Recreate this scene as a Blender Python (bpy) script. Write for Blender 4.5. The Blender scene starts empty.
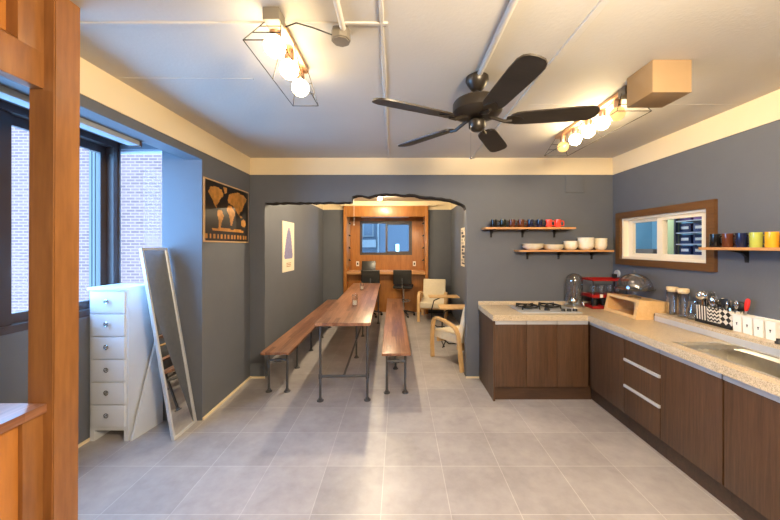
import bpy, bmesh, math, random
from mathutils import Vector, Matrix
random.seed(7)
SC = bpy.context.scene
COL = SC.collection
PI = math.pi

# ------------------------------------------------------------------ mesh builder
class MB:
    def __init__(s):
        s.bm = bmesh.new()
    def _new(s, fn):
        a = set(s.bm.verts); fn()
        return [v for v in s.bm.verts if v not in a]
    def box(s, x0, x1, y0, y1, z0, z1, bev=0.0, seg=2, rot=None):
        m = Matrix.Translation(((x0+x1)/2, (y0+y1)/2, (z0+z1)/2))
        if rot: m = m @ rot
        m = m @ Matrix.Diagonal((abs(x1-x0), abs(y1-y0), abs(z1-z0), 1))
        r = bmesh.ops.create_cube(s.bm, size=1, matrix=m)
        if bev > 0:
            es = list({e for v in r['verts'] for e in v.link_edges})
            bmesh.ops.bevel(s.bm, geom=es, offset=bev, segments=seg, profile=0.7, affect='EDGES', clamp_overlap=True)
        return s
    def ring(s, c, ax, r, seg, ref=None):
        ax = Vector(ax).normalized()
        if ref is None:
            ref = Vector((0, 0, 1)) if abs(ax.z) < 0.9 else Vector((1, 0, 0))
        u = ax.cross(ref).normalized(); w = ax.cross(u)
        return [s.bm.verts.new(Vector(c) + u*math.cos(2*PI*k/seg)*r + w*math.sin(2*PI*k/seg)*r) for k in range(seg)]
    def bridge(s, a, b):
        n = len(a)
        for k in range(n):
            try: s.bm.faces.new((a[k], a[(k+1) % n], b[(k+1) % n], b[k]))
            except ValueError: pass
    def cyl(s, p0, p1, r0, r1=None, seg=14):
        r1 = r0 if r1 is None else r1
        ax = Vector(p1)-Vector(p0)
        a = s.ring(p0, ax, r0, seg); b = s.ring(p1, ax, r1, seg)
        s.bridge(a, b); s.bm.faces.new(a[::-1]); s.bm.faces.new(b)
        return s
    def sweep(s, pts, sec, closed=False, up=None):
        """sweep a closed 2-D section (list of (a,b)) along a path"""
        pts = [Vector(p) for p in pts]; n = len(pts); rings = []
        prev = None
        for i, p in enumerate(pts):
            if closed: t = (pts[(i+1) % n]-pts[i-1]).normalized()
            elif i == 0: t = (pts[1]-p).normalized()
            elif i == n-1: t = (p-pts[i-1]).normalized()
            else: t = ((pts[i+1]-p).normalized()+(p-pts[i-1]).normalized()).normalized()
            if up is not None: u = Vector(up)
            elif prev is None: u = Vector((0, 0, 1)) if abs(t.z) < 0.9 else Vector((1, 0, 0))
            else: u = prev
            w = t.cross(u)
            if w.length < 1e-5: w = t.cross(Vector((0.3, 0.5, 0.8)))
            w.normalize(); u = w.cross(t).normalized(); prev = u
            rings.append([s.bm.verts.new(p + w*a + u*b) for a, b in sec])
        for i in range(n-1): s.bridge(rings[i], rings[i+1])
        if closed: s.bridge(rings[-1], rings[0])
        else:
            s.bm.faces.new(rings[0][::-1]); s.bm.faces.new(rings[-1])
        return s
    def tube(s, pts, r, seg=8, closed=False, up=None):
        return s.sweep(pts, [(math.cos(2*PI*k/seg)*r, math.sin(2*PI*k/seg)*r) for k in range(seg)], closed, up)
    def lathe(s, prof, c=(0, 0, 0), seg=24):
        rings = []
        for r, z in prof:
            p = Vector(c)+Vector((0, 0, z))
            if r < 1e-6: rings.append([s.bm.verts.new(p)])
            else: rings.append([s.bm.verts.new(p+Vector((math.cos(2*PI*k/seg)*r, math.sin(2*PI*k/seg)*r, 0))) for k in range(seg)])
        for a, b in zip(rings, rings[1:]):
            if len(a) == 1 and len(b) == 1: continue
            for k in range(seg):
                k2 = (k+1) % seg
                if len(a) == 1: s.bm.faces.new((a[0], b[k2], b[k]))
                elif len(b) == 1: s.bm.faces.new((a[k], a[k2], b[0]))
                else: s.bm.faces.new((a[k], a[k2], b[k2], b[k]))
        return s
    def prism(s, poly, axis, a0, a1):
        def P(u, v, w):
            return {'x': (w, u, v), 'y': (u, w, v), 'z': (u, v, w)}[axis]
        A = [s.bm.verts.new(P(u, v, a0)) for u, v in poly]
        B = [s.bm.verts.new(P(u, v, a1)) for u, v in poly]
        s.bridge(A, B); s.bm.faces.new(A[::-1]); s.bm.faces.new(B)
        return s
    def ball(s, c, r, seg=20, rings=12, sc=(1, 1, 1)):
        bmesh.ops.create_uvsphere(s.bm, u_segments=seg, v_segments=rings, radius=1, matrix=Matrix.Translation(c) @ Matrix.Diagonal((r*sc[0], r*sc[1], r*sc[2], 1)))
        return s
    def grid(s, us, vs, skip, axis, a0, a1, keep=None):
        """solid plate on a grid of us x vs with some cells left out, one welded body"""
        def P(u, v, w):
            return {'x': (w, u, v), 'y': (u, w, v), 'z': (u, v, w)}[axis]
        nu, nv = len(us)-1, len(vs)-1
        on = lambda i, j: 0 <= i < nu and 0 <= j < nv and ((i, j) in keep if keep is not None else (i, j) not in skip)
        V = {}
        def vt(i, j, k):
            if (i, j, k) not in V: V[(i, j, k)] = s.bm.verts.new(P(us[i], vs[j], (a0, a1)[k]))
            return V[(i, j, k)]
        for i in range(nu):
            for j in range(nv):
                if not on(i, j): continue
                s.bm.faces.new((vt(i, j, 0), vt(i, j+1, 0), vt(i+1, j+1, 0), vt(i+1, j, 0)))
                s.bm.faces.new((vt(i, j, 1), vt(i+1, j, 1), vt(i+1, j+1, 1), vt(i, j+1, 1)))
                for di, dj, q in ((-1, 0, ((i, j), (i, j+1))), (1, 0, ((i+1, j+1), (i+1, j))), (0, -1, ((i+1, j), (i, j))), (0, 1, ((i, j+1), (i+1, j+1)))):
                    if not on(i+di, j+dj):
                        (a, b), (c, d) = q
                        s.bm.faces.new((vt(a, b, 0), vt(a, b, 1), vt(c, d, 1), vt(c, d, 0)))
        return s
    def xf(s, m):
        bmesh.ops.transform(s.bm, matrix=m, verts=s.bm.verts); return s
    def build(s, name, mat, parent=None, world=False, smooth=True, ang=38, keep_origin=False):
        bmesh.ops.recalc_face_normals(s.bm, faces=s.bm.faces)
        loc = None
        if parent is None and not keep_origin:
            xs = [v.co for v in s.bm.verts]
            lo = [min(c[k] for c in xs) for k in range(3)]; hi = [max(c[k] for c in xs) for k in range(3)]
            loc = Vector(((lo[0]+hi[0])/2, (lo[1]+hi[1])/2, lo[2]))
            bmesh.ops.translate(s.bm, vec=-loc, verts=s.bm.verts)
        elif parent is not None and world:
            p = parent
            while p.parent: p = p.parent
            bmesh.ops.translate(s.bm, vec=-p.location, verts=s.bm.verts)
        me = bpy.data.meshes.new(name); s.bm.to_mesh(me); s.bm.free()
        for m in (mat if isinstance(mat, (list, tuple)) else [mat]): me.materials.append(m)
        if smooth:
            for p in me.polygons: p.use_smooth = True
            me.set_sharp_from_angle(angle=math.radians(ang))
        o = bpy.data.objects.new(name, me); COL.objects.link(o)
        if loc is not None: o.location = loc
        if parent is not None: o.parent = parent
        return o

def B(*a, **k): return MB().box(*a, **k)
def tag(o, label, cat, group=None, kind=None):
    o['label'] = label; o['category'] = cat
    if group: o['group'] = group
    if kind: o['kind'] = kind
    return o
def thing(name, label, cat, loc=(0, 0, 0), rz=0, group=None):
    o = bpy.data.objects.new(name, None); COL.objects.link(o)
    o.location = loc; o.rotation_euler = (0, 0, rz); o.empty_display_size = 0.1
    return tag(o, label, cat, group)
def struct(name, mb, mat, smooth=False):
    o = mb.build(name, mat, keep_origin=True, smooth=smooth); o['kind'] = 'structure'; return o
def copy_tree(o, parent=None):
    c = o.copy(); COL.objects.link(c)
    if parent is not None: c.parent = parent
    for ch in list(o.children): copy_tree(ch, c)
    return c

# ------------------------------------------------------------------ materials
def srgb(r, g, b):
    f = lambda c: (c/12.92 if c <= 0.04045 else ((c+0.055)/1.055)**2.4)
    return (f(r/255), f(g/255), f(b/255), 1)
class N:
    def __init__(s, name):
        s.m = bpy.data.materials.new(name); s.m.use_nodes = True
        s.t = s.m.node_tree; s.b = s.t.nodes['Principled BSDF']
    def n(s, typ, **k):
        x = s.t.nodes.new(typ)
        for a, v in k.items():
            if hasattr(x, a): setattr(x, a, v)
        return x
    def l(s, a, b): s.t.links.new(a, b)
    def coord(s, scale=(1, 1, 1), loc=(0, 0, 0), rot=(0, 0, 0)):
        tc = s.n('ShaderNodeTexCoord'); mp = s.n('ShaderNodeMapping')
        mp.inputs['Scale'].default_value = scale; mp.inputs['Location'].default_value = loc; mp.inputs['Rotation'].default_value = rot
        s.l(tc.outputs['Object'], mp.inputs['Vector']); return mp.outputs['Vector']
    def noise(s, vec, scale=5, detail=3, rough=0.5):
        x = s.n('ShaderNodeTexNoise'); x.inputs['Scale'].default_value = scale; x.inputs['Detail'].default_value = detail
        x.inputs['Roughness'].default_value = rough
        s.l(vec, x.inputs['Vector']); return x.outputs['Fac']
    def ramp(s, fac, stops):
        x = s.n('ShaderNodeValToRGB'); e = x.color_ramp.elements
        while len(e) < len(stops): e.new(0.5)
        for i, (p, c) in enumerate(stops): e[i].position = p; e[i].color = c
        s.l(fac, x.inputs['Fac']); return x.outputs['Color']
    def mix(s, fac, a, b, mode='MIX'):
        x = s.n('ShaderNodeMix'); x.data_type = 'RGBA'; x.blend_type = mode
        for sock, v in ((x.inputs[0], fac), (x.inputs[6], a), (x.inputs[7], b)):
            if isinstance(v, (int, float, tuple)): sock.default_value = v
            else: s.l(v, sock)
        return x.outputs[2]
    def bump(s, h, strength=0.2, dist=0.01):
        x = s.n('ShaderNodeBump'); x.inputs['Strength'].default_value = strength; x.inputs['Distance'].default_value = dist
        s.l(h, x.inputs['Height']); s.l(x.outputs['Normal'], s.b.inputs['Normal'])
    def col(s, c):
        if isinstance(c, tuple): s.b.inputs['Base Color'].default_value = c
        else: s.l(c, s.b.inputs['Base Color'])
    def set(s, rough=0.5, metal=0.0, spec=0.5, coat=0.0):
        s.b.inputs['Roughness'].default_value = rough; s.b.inputs['Metallic'].default_value = metal
        s.b.inputs['Specular IOR Level'].default_value = spec; s.b.inputs['Coat Weight'].default_value = coat
        s.b.inputs['Coat Roughness'].default_value = 0.15
        return s.m

def plain(name, c, rough=0.5, metal=0.0, spec=0.5, var=0.06, scale=9, coat=0.0):
    k = N(name); f = k.noise(k.coord(), scale, 3)
    d = tuple(max(0, x*(1-var)) for x in c[:3])+(1,); e = tuple(min(1, x*(1+var)) for x in c[:3])+(1,)
    k.col(k.ramp(f, [(0.3, d), (0.7, e)])); return k.set(rough, metal, spec, coat)
def painted(name, c, rough=0.6, bump=0.12, scale=3.0, var=0.08, spec=0.35):
    k = N(name); v = k.coord()
    f = k.noise(v, scale, 5, 0.6); g = k.noise(v, 55, 2)
    d = tuple(x*(1-var) for x in c[:3])+(1,); e = tuple(min(1, x*(1+var)) for x in c[:3])+(1,)
    k.col(k.ramp(f, [(0.25, d), (0.75, e)])); k.bump(g, bump, 0.004)
    return k.set(rough, 0, spec)
def wood(name, dark, light, axis='x', freq=22, rough=0.4, stretch=14, coat=0.0, bump=0.05):
    k = N(name); sc = {'x': (1, stretch, stretch), 'y': (stretch, 1, stretch), 'z': (stretch, stretch, 1)}[axis]
    v = k.coord(sc); f = k.noise(v, freq/14, 6, 0.62); g = k.noise(v, freq/3, 3)
    c = k.ramp(f, [(0.28, dark), (0.72, light)])
    c = k.mix(0.35, c, k.ramp(g, [(0.3, dark), (0.75, light)]))
    k.col(c); k.bump(g, bump, 0.003); return k.set(rough, 0, 0.5, coat)
def lamella(name, dark, mid, light, w=0.045, rough=0.3):
    """strips of wood glued side by side, running along Y, broken into staves"""
    k = N(name); v = k.coord(rot=(0, 0, PI/2))
    b = k.n('ShaderNodeTexBrick'); b.offset = 0.37; b.offset_frequency = 2; b.squash = 1
    for nm, val in (('Scale', 1), ('Mortar Size', 0.0006), ('Mortar Smooth', 0.3), ('Bias', 0.0), ('Brick Width', 0.55), ('Row Height', w)): b.inputs[nm].default_value = val
    b.inputs['Color1'].default_value = dark; b.inputs['Color2'].default_value = light; b.inputs['Mortar'].default_value = dark
    k.l(v, b.inputs['Vector'])
    g = k.noise(k.coord((30, 1.5, 30)), 2.0, 5, 0.6)
    c = k.mix(0.5, b.outputs['Color'], k.ramp(g, [(0.3, dark), (0.55, mid), (0.75, light)]))
    k.col(c); return k.set(rough, 0, 0.5, 0.05)
def metal(name, c, rough=0.3):
    k = N(name); f = k.noise(k.coord(), 30, 2)
    k.col(k.ramp(f, [(0.3, tuple(x*0.9 for x in c[:3])+(1,)), (0.7, c)])); return k.set(rough, 1.0)
def glass(name, tint=(1, 1, 1, 1), ior=1.45, rough=0.02, edge=0.0):
    k = N(name); k.t.nodes.remove(k.b)
    tr = k.n('ShaderNodeBsdfTransparent'); tr.inputs['Color'].default_value = tint
    gl = k.n('ShaderNodeBsdfGlossy'); gl.inputs['Roughness'].default_value = rough
    lw = k.n('ShaderNodeLayerWeight'); lw.inputs['Blend'].default_value = 0.5
    pw = k.n('ShaderNodeMath'); pw.operation = 'POWER'; k.l(lw.outputs['Facing'], pw.inputs[0]); pw.inputs[1].default_value = 5.0 if edge == 0 else 2.2
    ma = k.n('ShaderNodeMath'); ma.operation = 'MULTIPLY_ADD'; k.l(pw.outputs[0], ma.inputs[0]); ma.inputs[1].default_value = 0.85 if edge == 0 else 0.75; ma.inputs[2].default_value = 0.004 if edge == 0 else 0.085
    mx = k.n('ShaderNodeMixShader'); k.l(tr.outputs[0], mx.inputs[1]); k.l(gl.outputs[0], mx.inputs[2])
    k.l(ma.outputs[0], mx.inputs[0])
    k.l(mx.outputs[0], k.t.nodes['Material Output'].inputs['Surface'])
    return k.m
def emit(name, c, strength):
    k = N(name); k.col((0.9, 0.85, 0.7, 1)); k.b.inputs['Emission Color'].default_value = c; k.b.inputs['Emission Strength'].default_value = strength
    return k.set(0.2)
def brickmat(name, c1, c2, mortar, w, h, ms, vec_rot=(PI/2, 0, 0), rough=0.8):
    k = N(name); v = k.coord(rot=vec_rot); b = k.n('ShaderNodeTexBrick'); b.offset = 0.5
    for nm, val in (('Scale', 1), ('Mortar Size', ms), ('Mortar Smooth', 0.1), ('Bias', 0.0), ('Brick Width', w), ('Row Height', h)): b.inputs[nm].default_value = val
    b.inputs['Color1'].default_value = c1; b.inputs['Color2'].default_value = c2; b.inputs['Mortar'].default_value = mortar
    k.l(v, b.inputs['Vector']); k.col(b.outputs['Color']); return k.set(rough, 0, 0.2)

def floor_mat():
    k = N('stone_tile'); v = k.coord(loc=(-0.30, -1.841, 0))
    b = k.n('ShaderNodeTexBrick'); b.offset = 0.0; b.squash = 1
    for nm, val in (('Scale', 1), ('Mortar Size', 0.0028), ('Mortar Smooth', 0.2), ('Bias', 0.0), ('Brick Width', 0.405), ('Row Height', 0.405)): b.inputs[nm].default_value = val
    b.inputs['Color1'].default_value = (0.9, 0.9, 0.9, 1); b.inputs['Color2'].default_value = (1.08, 1.08, 1.08, 1); b.inputs['Mortar'].default_value = (1.32, 1.32, 1.32, 1)
    k.l(v, b.inputs['Vector'])
    w = k.coord(); f = k.noise(w, 2.3, 6, 0.62); g = k.noise(w, 14, 4, 0.6)
    c = k.ramp(f, [(0.28, FLOOR_D), (0.72, FLOOR_L)])
    c = k.mix(0.25, c, k.ramp(g, [(0.3, FLOOR_D), (0.7, FLOOR_L)]))
    k.col(k.mix(1.0, c, b.outputs['Color'], 'MULTIPLY'))
    k.bump(g, 0.05, 0.002); return k.set(0.36, 0, 0.5)
FLOOR_D = srgb(138, 132, 132); FLOOR_L = srgb(176, 170, 169)

M = {}
M['floor'] = floor_mat()
M['wall'] = painted('slate_paint', srgb(95, 98, 105), 0.55, 0.15, 2.0, 0.07)
M['ceiling'] = painted('ceiling_paint', srgb(192, 187, 179), 0.7, 0.25, 1.6, 0.05)
M['cream'] = painted('cream_paint', srgb(224, 206, 172), 0.6, 0.08, 2.0, 0.03)
M['white_paint'] = painted('white_paint', srgb(226, 224, 222), 0.4, 0.03, 3.0, 0.02)
M['rough_edge'] = painted('broken_concrete', srgb(42, 38, 36), 0.9, 0.6, 9.0, 0.35)
M['wenge'] = wood('wenge_veneer', srgb(54, 35, 22), srgb(98, 69, 47), 'z', 30, 0.42, 22)
M['plinth'] = wood('wenge_plinth', srgb(48, 31, 20), srgb(84, 58, 40), 'x', 26, 0.45, 10)
def granite():
    k = N('beige_granite'); v = k.coord(); f = k.noise(v, 160, 3, 0.7); g = k.noise(v, 38, 3)
    c = k.ramp(f, [(0.34, srgb(124, 106, 86)), (0.47, srgb(186, 168, 142)), (0.62, srgb(214, 196, 168))])
    k.col(k.mix(0.25, c, k.ramp(g, [(0.3, srgb(174, 156, 130)), (0.7, srgb(214, 196, 168))]))); return k.set(0.3, 0, 0.5)
M['granite'] = granite()
M['alu'] = plain('brushed_aluminium', srgb(196, 198, 204), 0.42, 0.35, var=0.03)
M['steel'] = metal('stainless_steel', srgb(226, 222, 214), 0.3)
M['chrome'] = metal('chrome', srgb(220, 220, 222), 0.08)
M['pipe'] = plain('dark_pipe', srgb(84, 84, 87), 0.38, 0.5)
M['table'] = lamella('acacia_block', srgb(86, 50, 33), srgb(138, 92, 66), srgb(178, 130, 100), 0.05)
M['post'] = wood('varnished_post', srgb(108, 68, 36), srgb(156, 106, 60), 'z', 18, 0.3, 9, 0.15)
M['cabwood'] = wood('honey_plywood', srgb(140, 86, 36), srgb(186, 122, 58), 'z', 16, 0.35, 8, 0.1)
M['shelf'] = wood('pine_board', srgb(176, 120, 70), srgb(214, 160, 106), 'x', 16, 0.5, 10)
M['frame_wood'] = wood('brown_trim', srgb(80, 52, 26), srgb(114, 78, 42), 'y', 18, 0.4, 10)
M['birch'] = wood('bent_birch', srgb(198, 156, 104), srgb(224, 186, 134), 'y', 14, 0.4, 8)
M['lightwood'] = wood('light_beech', srgb(214, 170, 112), srgb(240, 202, 148), 'y', 14, 0.42, 10)
M['fabric'] = painted('cream_fabric', srgb(222, 208, 182), 0.9, 0.5, 20, 0.06, 0.1)
M['black'] = plain('black_plastic', srgb(26, 25, 26), 0.45)
M['blackleather'] = plain('black_leather', srgb(24, 23, 22), 0.5)
M['blackmetal'] = plain('black_metal', srgb(24, 23, 23), 0.4, 0.2)
M['fan'] = plain('bronze_black', srgb(46, 40, 34), 0.36, 0.35)
M['blade'] = wood('dark_blade', srgb(34, 30, 26), srgb(54, 47, 40), 'x', 20, 0.42, 12)
M['red'] = plain('red_plastic', srgb(144, 20, 18), 0.32)
M['scissor_red'] = plain('scissor_red', srgb(216, 46, 34), 0.35)
M['white'] = plain('white_plastic', srgb(232, 230, 226), 0.35, var=0.02)
M['ceramic'] = plain('cream_ceramic', srgb(236, 226, 206), 0.22, var=0.02)
M['dresser'] = plain('white_lacquer', srgb(200, 204, 212), 0.4, var=0.02)
M['cork'] = plain('cork', srgb(222, 196, 156), 0.8, var=0.12, scale=60)
M['fixture'] = plain('fixture_grey', srgb(120, 113, 102), 0.5, 0.2)
M['cassette'] = plain('cassette_grey', srgb(150, 156, 164), 0.5)
M['card'] = painted('beige_paint', srgb(152, 126, 94), 0.6, 0.1, 5, 0.05)
M['dwin'] = plain('dark_window_frame', srgb(66, 54, 50), 0.4)
M['upvc'] = plain('cream_upvc', srgb(240, 228, 204), 0.35, var=0.015)
M['glass'] = glass('window_glass')
M['clear'] = glass('clear_glass', (0.97, 0.975, 0.975, 1), 1.5, 0.03, 0.22)
M['mirror'] = metal('mirror_silver', (0.86, 0.88, 0.9, 1), 0.015)
M['bulb'] = emit('lit_bulb', (1.0, 0.76, 0.42, 1), 80)
M['bulb_soft'] = emit('lit_bulb_soft', (1.0, 0.76, 0.42, 1), 28)
M['bulb_dim'] = emit('dim_bulb', (1.0, 0.66, 0.24, 1), 0.9)
M['bulb_dim'].node_tree.nodes['Principled BSDF'].inputs['Base Color'].default_value = (0.45, 0.24, 0.06, 1)
M['spot'] = emit('spot_bulb', (1.0, 0.80, 0.5, 1), 850)
M['brass'] = metal('rose_copper', srgb(200, 160, 130), 0.35)
M['paper'] = plain('poster_paper', srgb(228, 214, 190), 0.7, var=0.03)
M['lavender'] = plain('lavender_print', srgb(126, 122, 158), 0.7, var=0.12, scale=25)
M['print_brown'] = plain('brown_print', srgb(170, 128, 84), 0.7)
M['map_black'] = plain('map_black', srgb(28, 22, 18), 0.3, var=0.2)
M['map_gold'] = plain('map_gold', srgb(196, 136, 62), 0.3, 0.25, var=0.25, scale=20)
M['map_border'] = plain('map_border', srgb(196, 160, 116), 0.4)
M['laptop'] = plain('laptop_shell', srgb(40, 38, 36), 0.3)
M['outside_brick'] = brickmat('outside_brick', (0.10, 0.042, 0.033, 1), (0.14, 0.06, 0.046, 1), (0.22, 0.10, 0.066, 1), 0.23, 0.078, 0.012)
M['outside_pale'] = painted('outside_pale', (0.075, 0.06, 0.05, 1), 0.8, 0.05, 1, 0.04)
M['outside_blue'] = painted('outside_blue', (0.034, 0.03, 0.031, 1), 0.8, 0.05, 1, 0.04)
M['annex'] = painted('annex_blue', srgb(104, 146, 168), 0.8, 0.05, 1, 0.04)
M['annex_curtain'] = painted('annex_curtain', srgb(140, 148, 108), 0.9, 0.1, 3, 0.06)
M['navy_box'] = plain('navy_box', srgb(44, 62, 110), 0.5)
M['purple_box'] = plain('purple_box', srgb(120, 76, 140), 0.5)
def mugmat(n, c): 
    M[n] = plain(n, c, 0.16, 0, 0.5, 0.03, 9, 0.3)
mugmat('mug_black', srgb(22, 22, 24)); mugmat('mug_green_black', srgb(30, 34, 26)); mugmat('mug_brown', srgb(92, 48, 28)); mugmat('mug_navy', srgb(24, 30, 62))
mugmat('mug_coral', srgb(232, 78, 62)); mugmat('mug_lime', srgb(176, 184, 84)); mugmat('mug_yellow', srgb(228, 168, 48)); mugmat('mug_orange', srgb(240, 128, 50))

def pattern(name, kind):
    k = N(name); v = k.coord(); sp = k.n('ShaderNodeSeparateXYZ'); k.l(v, sp.inputs[0])
    def mth(op, a, b=None):
        x = k.n('ShaderNodeMath'); x.operation = op
        for i, q in enumerate((a, b)):
            if q is None: continue
            if isinstance(q, (int, float)): x.inputs[i].default_value = q
            else: k.l(q, x.inputs[i])
        return x.outputs[0]
    u = mth('ADD', sp.outputs['Y'], sp.outputs['X']); z = sp.outputs['Z']
    if kind == 'stripe': f = mth('PINGPONG', mth('MULTIPLY', u, 1), 0.011); th = 0.0055
    elif kind == 'chevron':
        f = mth('PINGPONG', mth('ADD', z, mth('PINGPONG', u, 0.014)), 0.014); th = 0.007
    else:
        f = mth('ADD', mth('PINGPONG', u, 0.021), mth('MULTIPLY', mth('PINGPONG', z, 0.02), 1.0)); th = 0.0205
    s = mth('GREATER_THAN', f, th)
    k.col(k.mix(s, srgb(226, 220, 208), srgb(20, 19, 20))); return k.set(0.35)
for q in ('stripe', 'chevron', 'diamond'): M['cup_'+q] = pattern('cup_'+q, q)

# ------------------------------------------------------------------ the room
CZ = 2.583
XL, XR, YB = -1.749, 2.512, 3.746
XO = -2.47                      # outer (window) wall
YE = 2.832                      # end of the window bay
RX = 1.20                       # right wall of the back room
YF = 7.35                       # far wall
struct('floor', B(-2.62, 4.6, -2.3, 8.0, -0.1, 0), M['floor'])
struct('ceiling', B(-1.9, 2.66, -2.3, 8.0, CZ, CZ+0.1), M['ceiling'])
struct('ceiling_bay', B(-2.62, -1.88, -2.3, 2.98, 2.462, 2.56), M['wall'])
# outer wall with the long window
struct('wall_left', MB().grid([-2.3, 1.1, YE-0.012, YE], [0, 0.99, 2.46, 2.57], {(1, 1)}, 'x', XO-0.14, XO), M['wall'])
# end of the bay with a narrow window, and the wall going on to the back
struct('wall_bay', MB().grid([XO-0.16, -2.60, -2.104, XL], [0, 1.0, 2.41, CZ], {(1, 1)}, 'y', YE, 2.98), M['wall'])
struct('wall_left_back', B(-1.9, XL, 2.98, 8.0, 0, CZ), M['wall'])
struct('wall_lintel', B(-1.9, XL, -2.3, YE, 2.318, CZ), M['wall'])
def ragged():
    base = [(-1.573, 2.055), (-1.30, 2.062), (-0.95, 2.064), (-0.60, 2.062), (-0.556, 2.066), (-0.548, 2.13), (-0.44, 2.145), (-0.36, 2.125), (-0.28, 2.15), (-0.15, 2.165),
            (0.02, 2.150), (0.12, 2.160), (0.25, 2.135), (0.38, 2.128), (0.50, 2.115), (0.60, 2.10), (0.68, 2.07), (0.745, 2.04), (0.775, 2.02), (0.787, 1.985)]
    out = []
    for (a, b), (c, d) in zip(base, base[1:]):
        n = max(1, int((c-a)/0.045))
        for k in range(n):
            t = k/n; out.append((a+(c-a)*t, b+(d-b)*t+(random.uniform(-0.008, 0.008) if k else 0)))
    out.append(base[-1]); return out
RG = ragged()
def jamb(x, z0, z1, n, amp, s):
    return [(x+s*random.uniform(0, amp), z0+(z1-z0)*k/n) for k in range(1, n)]
poly = [(XL-0.02, 0), (-1.573, 0)]+jamb(-1.573, 0, 2.05, 16, 0.008, -1)+RG+jamb(0.787, 1.985, 0, 14, 0.016, 1)+[(0.79, 0), (XR+0.02, 0), (XR+0.02, CZ), (XL-0.02, CZ)]
struct('wall_back', MB().prism(poly, 'y', YB, YB+0.12), M['wall'])
edge = [(x, z+0.004) for x, z in RG]+[(x, z-random.uniform(0.004, 0.012)*(1.9 if x > 0.1 else 1)) for x, z in RG[::-1]]
struct('trim_1', MB().prism(edge, 'y', YB-0.004, YB+0.115), M['rough_edge'])
struct('wall_right', MB().grid([-2.3, 2.58, 3.592, 5.9], [0, 1.41, 1.857, CZ], {(1, 1)}, 'x', XR, XR+0.14), M['wall'])
struct('wall_front', B(-2.62, 2.66, -2.45, -2.3, 0, CZ), M['wall'])
struct('wall_right_back', B(RX, RX+0.12, YB+0.1, 8.0, 0, CZ), M['wall'])
struct('wall_far', MB().grid([-1.9, -1.262, 0.665, RX+0.1], [0, 2.5, CZ], {(1, 0)}, 'y', YF, YF+0.1), M['wall'])
struct('wall_niche', MB().grid([-1.3, -0.956, 0.318, 0.72], [0, 1.33, 2.16, CZ], {(1, 1)}, 'y', 7.84, 7.98), M['wall'])
# cream band below the ceiling
struct('trim_2', B(XL, XL+0.008, -2.3, YB, 2.385, CZ), M['cream'])
struct('trim_3', B(XL, XR, YB-0.008, YB, 2.385, CZ), M['cream'])
struct('trim_4', B(XR-0.008, XR, -2.3, YB, 2.385, CZ), M['cream'])
struct('trim_5', B(XL, XL+0.008, YB+0.12, YF, 2.385, CZ), M['cream'])
struct('trim_6', B(XL, RX, YF-0.008, YF, 2.385, CZ), M['cream'])
struct('trim_7', B(RX-0.008, RX, YB+0.12, YF, 2.385, CZ), M['cream'])
# ceiling seams and ridges
def ridge(n, p0, p1, w, h, mat='ceiling'):
    a, b = Vector(p0), Vector(p1); d = (b-a).normalized(); s = Vector((-d.y, d.x, 0)); n_ = max(2, int((b-a).length/0.06))
    mb = MB(); rings = []
    for k in range(n_+1):
        p = a+(b-a)*k/n_; j = random.uniform(0.7, 1.25)
        rings.append([mb.bm.verts.new(p+s*w*j*q+Vector((0, 0, z))) for q, z in ((-0.5, 0.004), (-0.3, -h*j), (0.3, -h*j), (0.5, 0.004))])
    for r1, r2 in zip(rings, rings[1:]): mb.bridge(r1, r2)
    mb.bm.faces.new(rings[0]); mb.bm.faces.new(rings[-1][::-1])
    struct(n, mb, M[mat])
ridge('trim_8', (-1.74, 1.478, CZ), (-0.05, 1.478, CZ), 0.03, 0.008)
ridge('trim_9', (-0.02, -1.5, CZ), (-0.125, 3.74, CZ), 0.026, 0.008)
ridge('trim_10', (-1.74, 1.96, CZ), (-0.9, 1.97, CZ), 0.012, 0.003)
ridge('trim_11', (0.95, 2.33, CZ), (2.5, 2.33, CZ), 0.02, 0.002)
struct('trim_12', B(0.845, 0.885, -2.2, YB, CZ-0.012, CZ+0.002, bev=0.004), M['ceiling'])
struct('baseboard_left', B(XL, XL+0.012, 2.84, YB, 0, 0.022), M['cream'])
struct('baseboard_left_bay', B(XO, XO+0.012, -2.2, YE, 0, 0.022), M['cream'])
struct('baseboard_back', B(XL, -1.57, YB-0.012, YB, 0, 0.02), M['cream'])
struct('baseboard_pier', B(0.785, 0.94, YB-0.012, YB, 0, 0.02), M['cream'])

# bay windows: dark frames
def pane(name, mb, parent): return mb.build(name, M['glass'], parent, keep_origin=True, smooth=False)
def ring_yz(mb, x0, x1, y0, y1, z0, z1, w):
    return mb.grid([y0, y0+w, y1-w, y1], [z0, z0+w, z1-w, z1], {(1, 1)}, 'x', x0, x1)
def ring_xz(mb, y0, y1, x0, x1, z0, z1, w):
    return mb.grid([x0, x0+w, x1-w, x1], [z0, z0+w, z1-w, z1], {(1, 1)}, 'y', y0, y1)
w1 = struct('window_1', ring_yz(MB(), XO-0.13, XO-0.01, 1.1, YE-0.012, 0.99, 2.46, 0.05), M['dwin'])
for y0, y1, xa in ((1.15, 2.06, -2.52), (1.985, 2.78, -2.56)):
    s_ = ring_yz(MB(), xa-0.018, xa+0.018, y0, y1, 1.04, 2.41, 0.065).build('sash', M['dwin'], w1, smooth=False)
    pane('pane', B(xa-0.003, xa+0.003, y0+0.06, y1-0.06, 1.10, 2.35), s_)
w2 = struct('window_2', ring_xz(MB(), YE+0.05, 2.96, -2.60, -2.104, 1.0, 2.41, 0.008), M['alu'])
pane('pane', B(-2.59, -2.115, YE+0.1, YE+0.106, 1.015, 2.395), w2)
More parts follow.
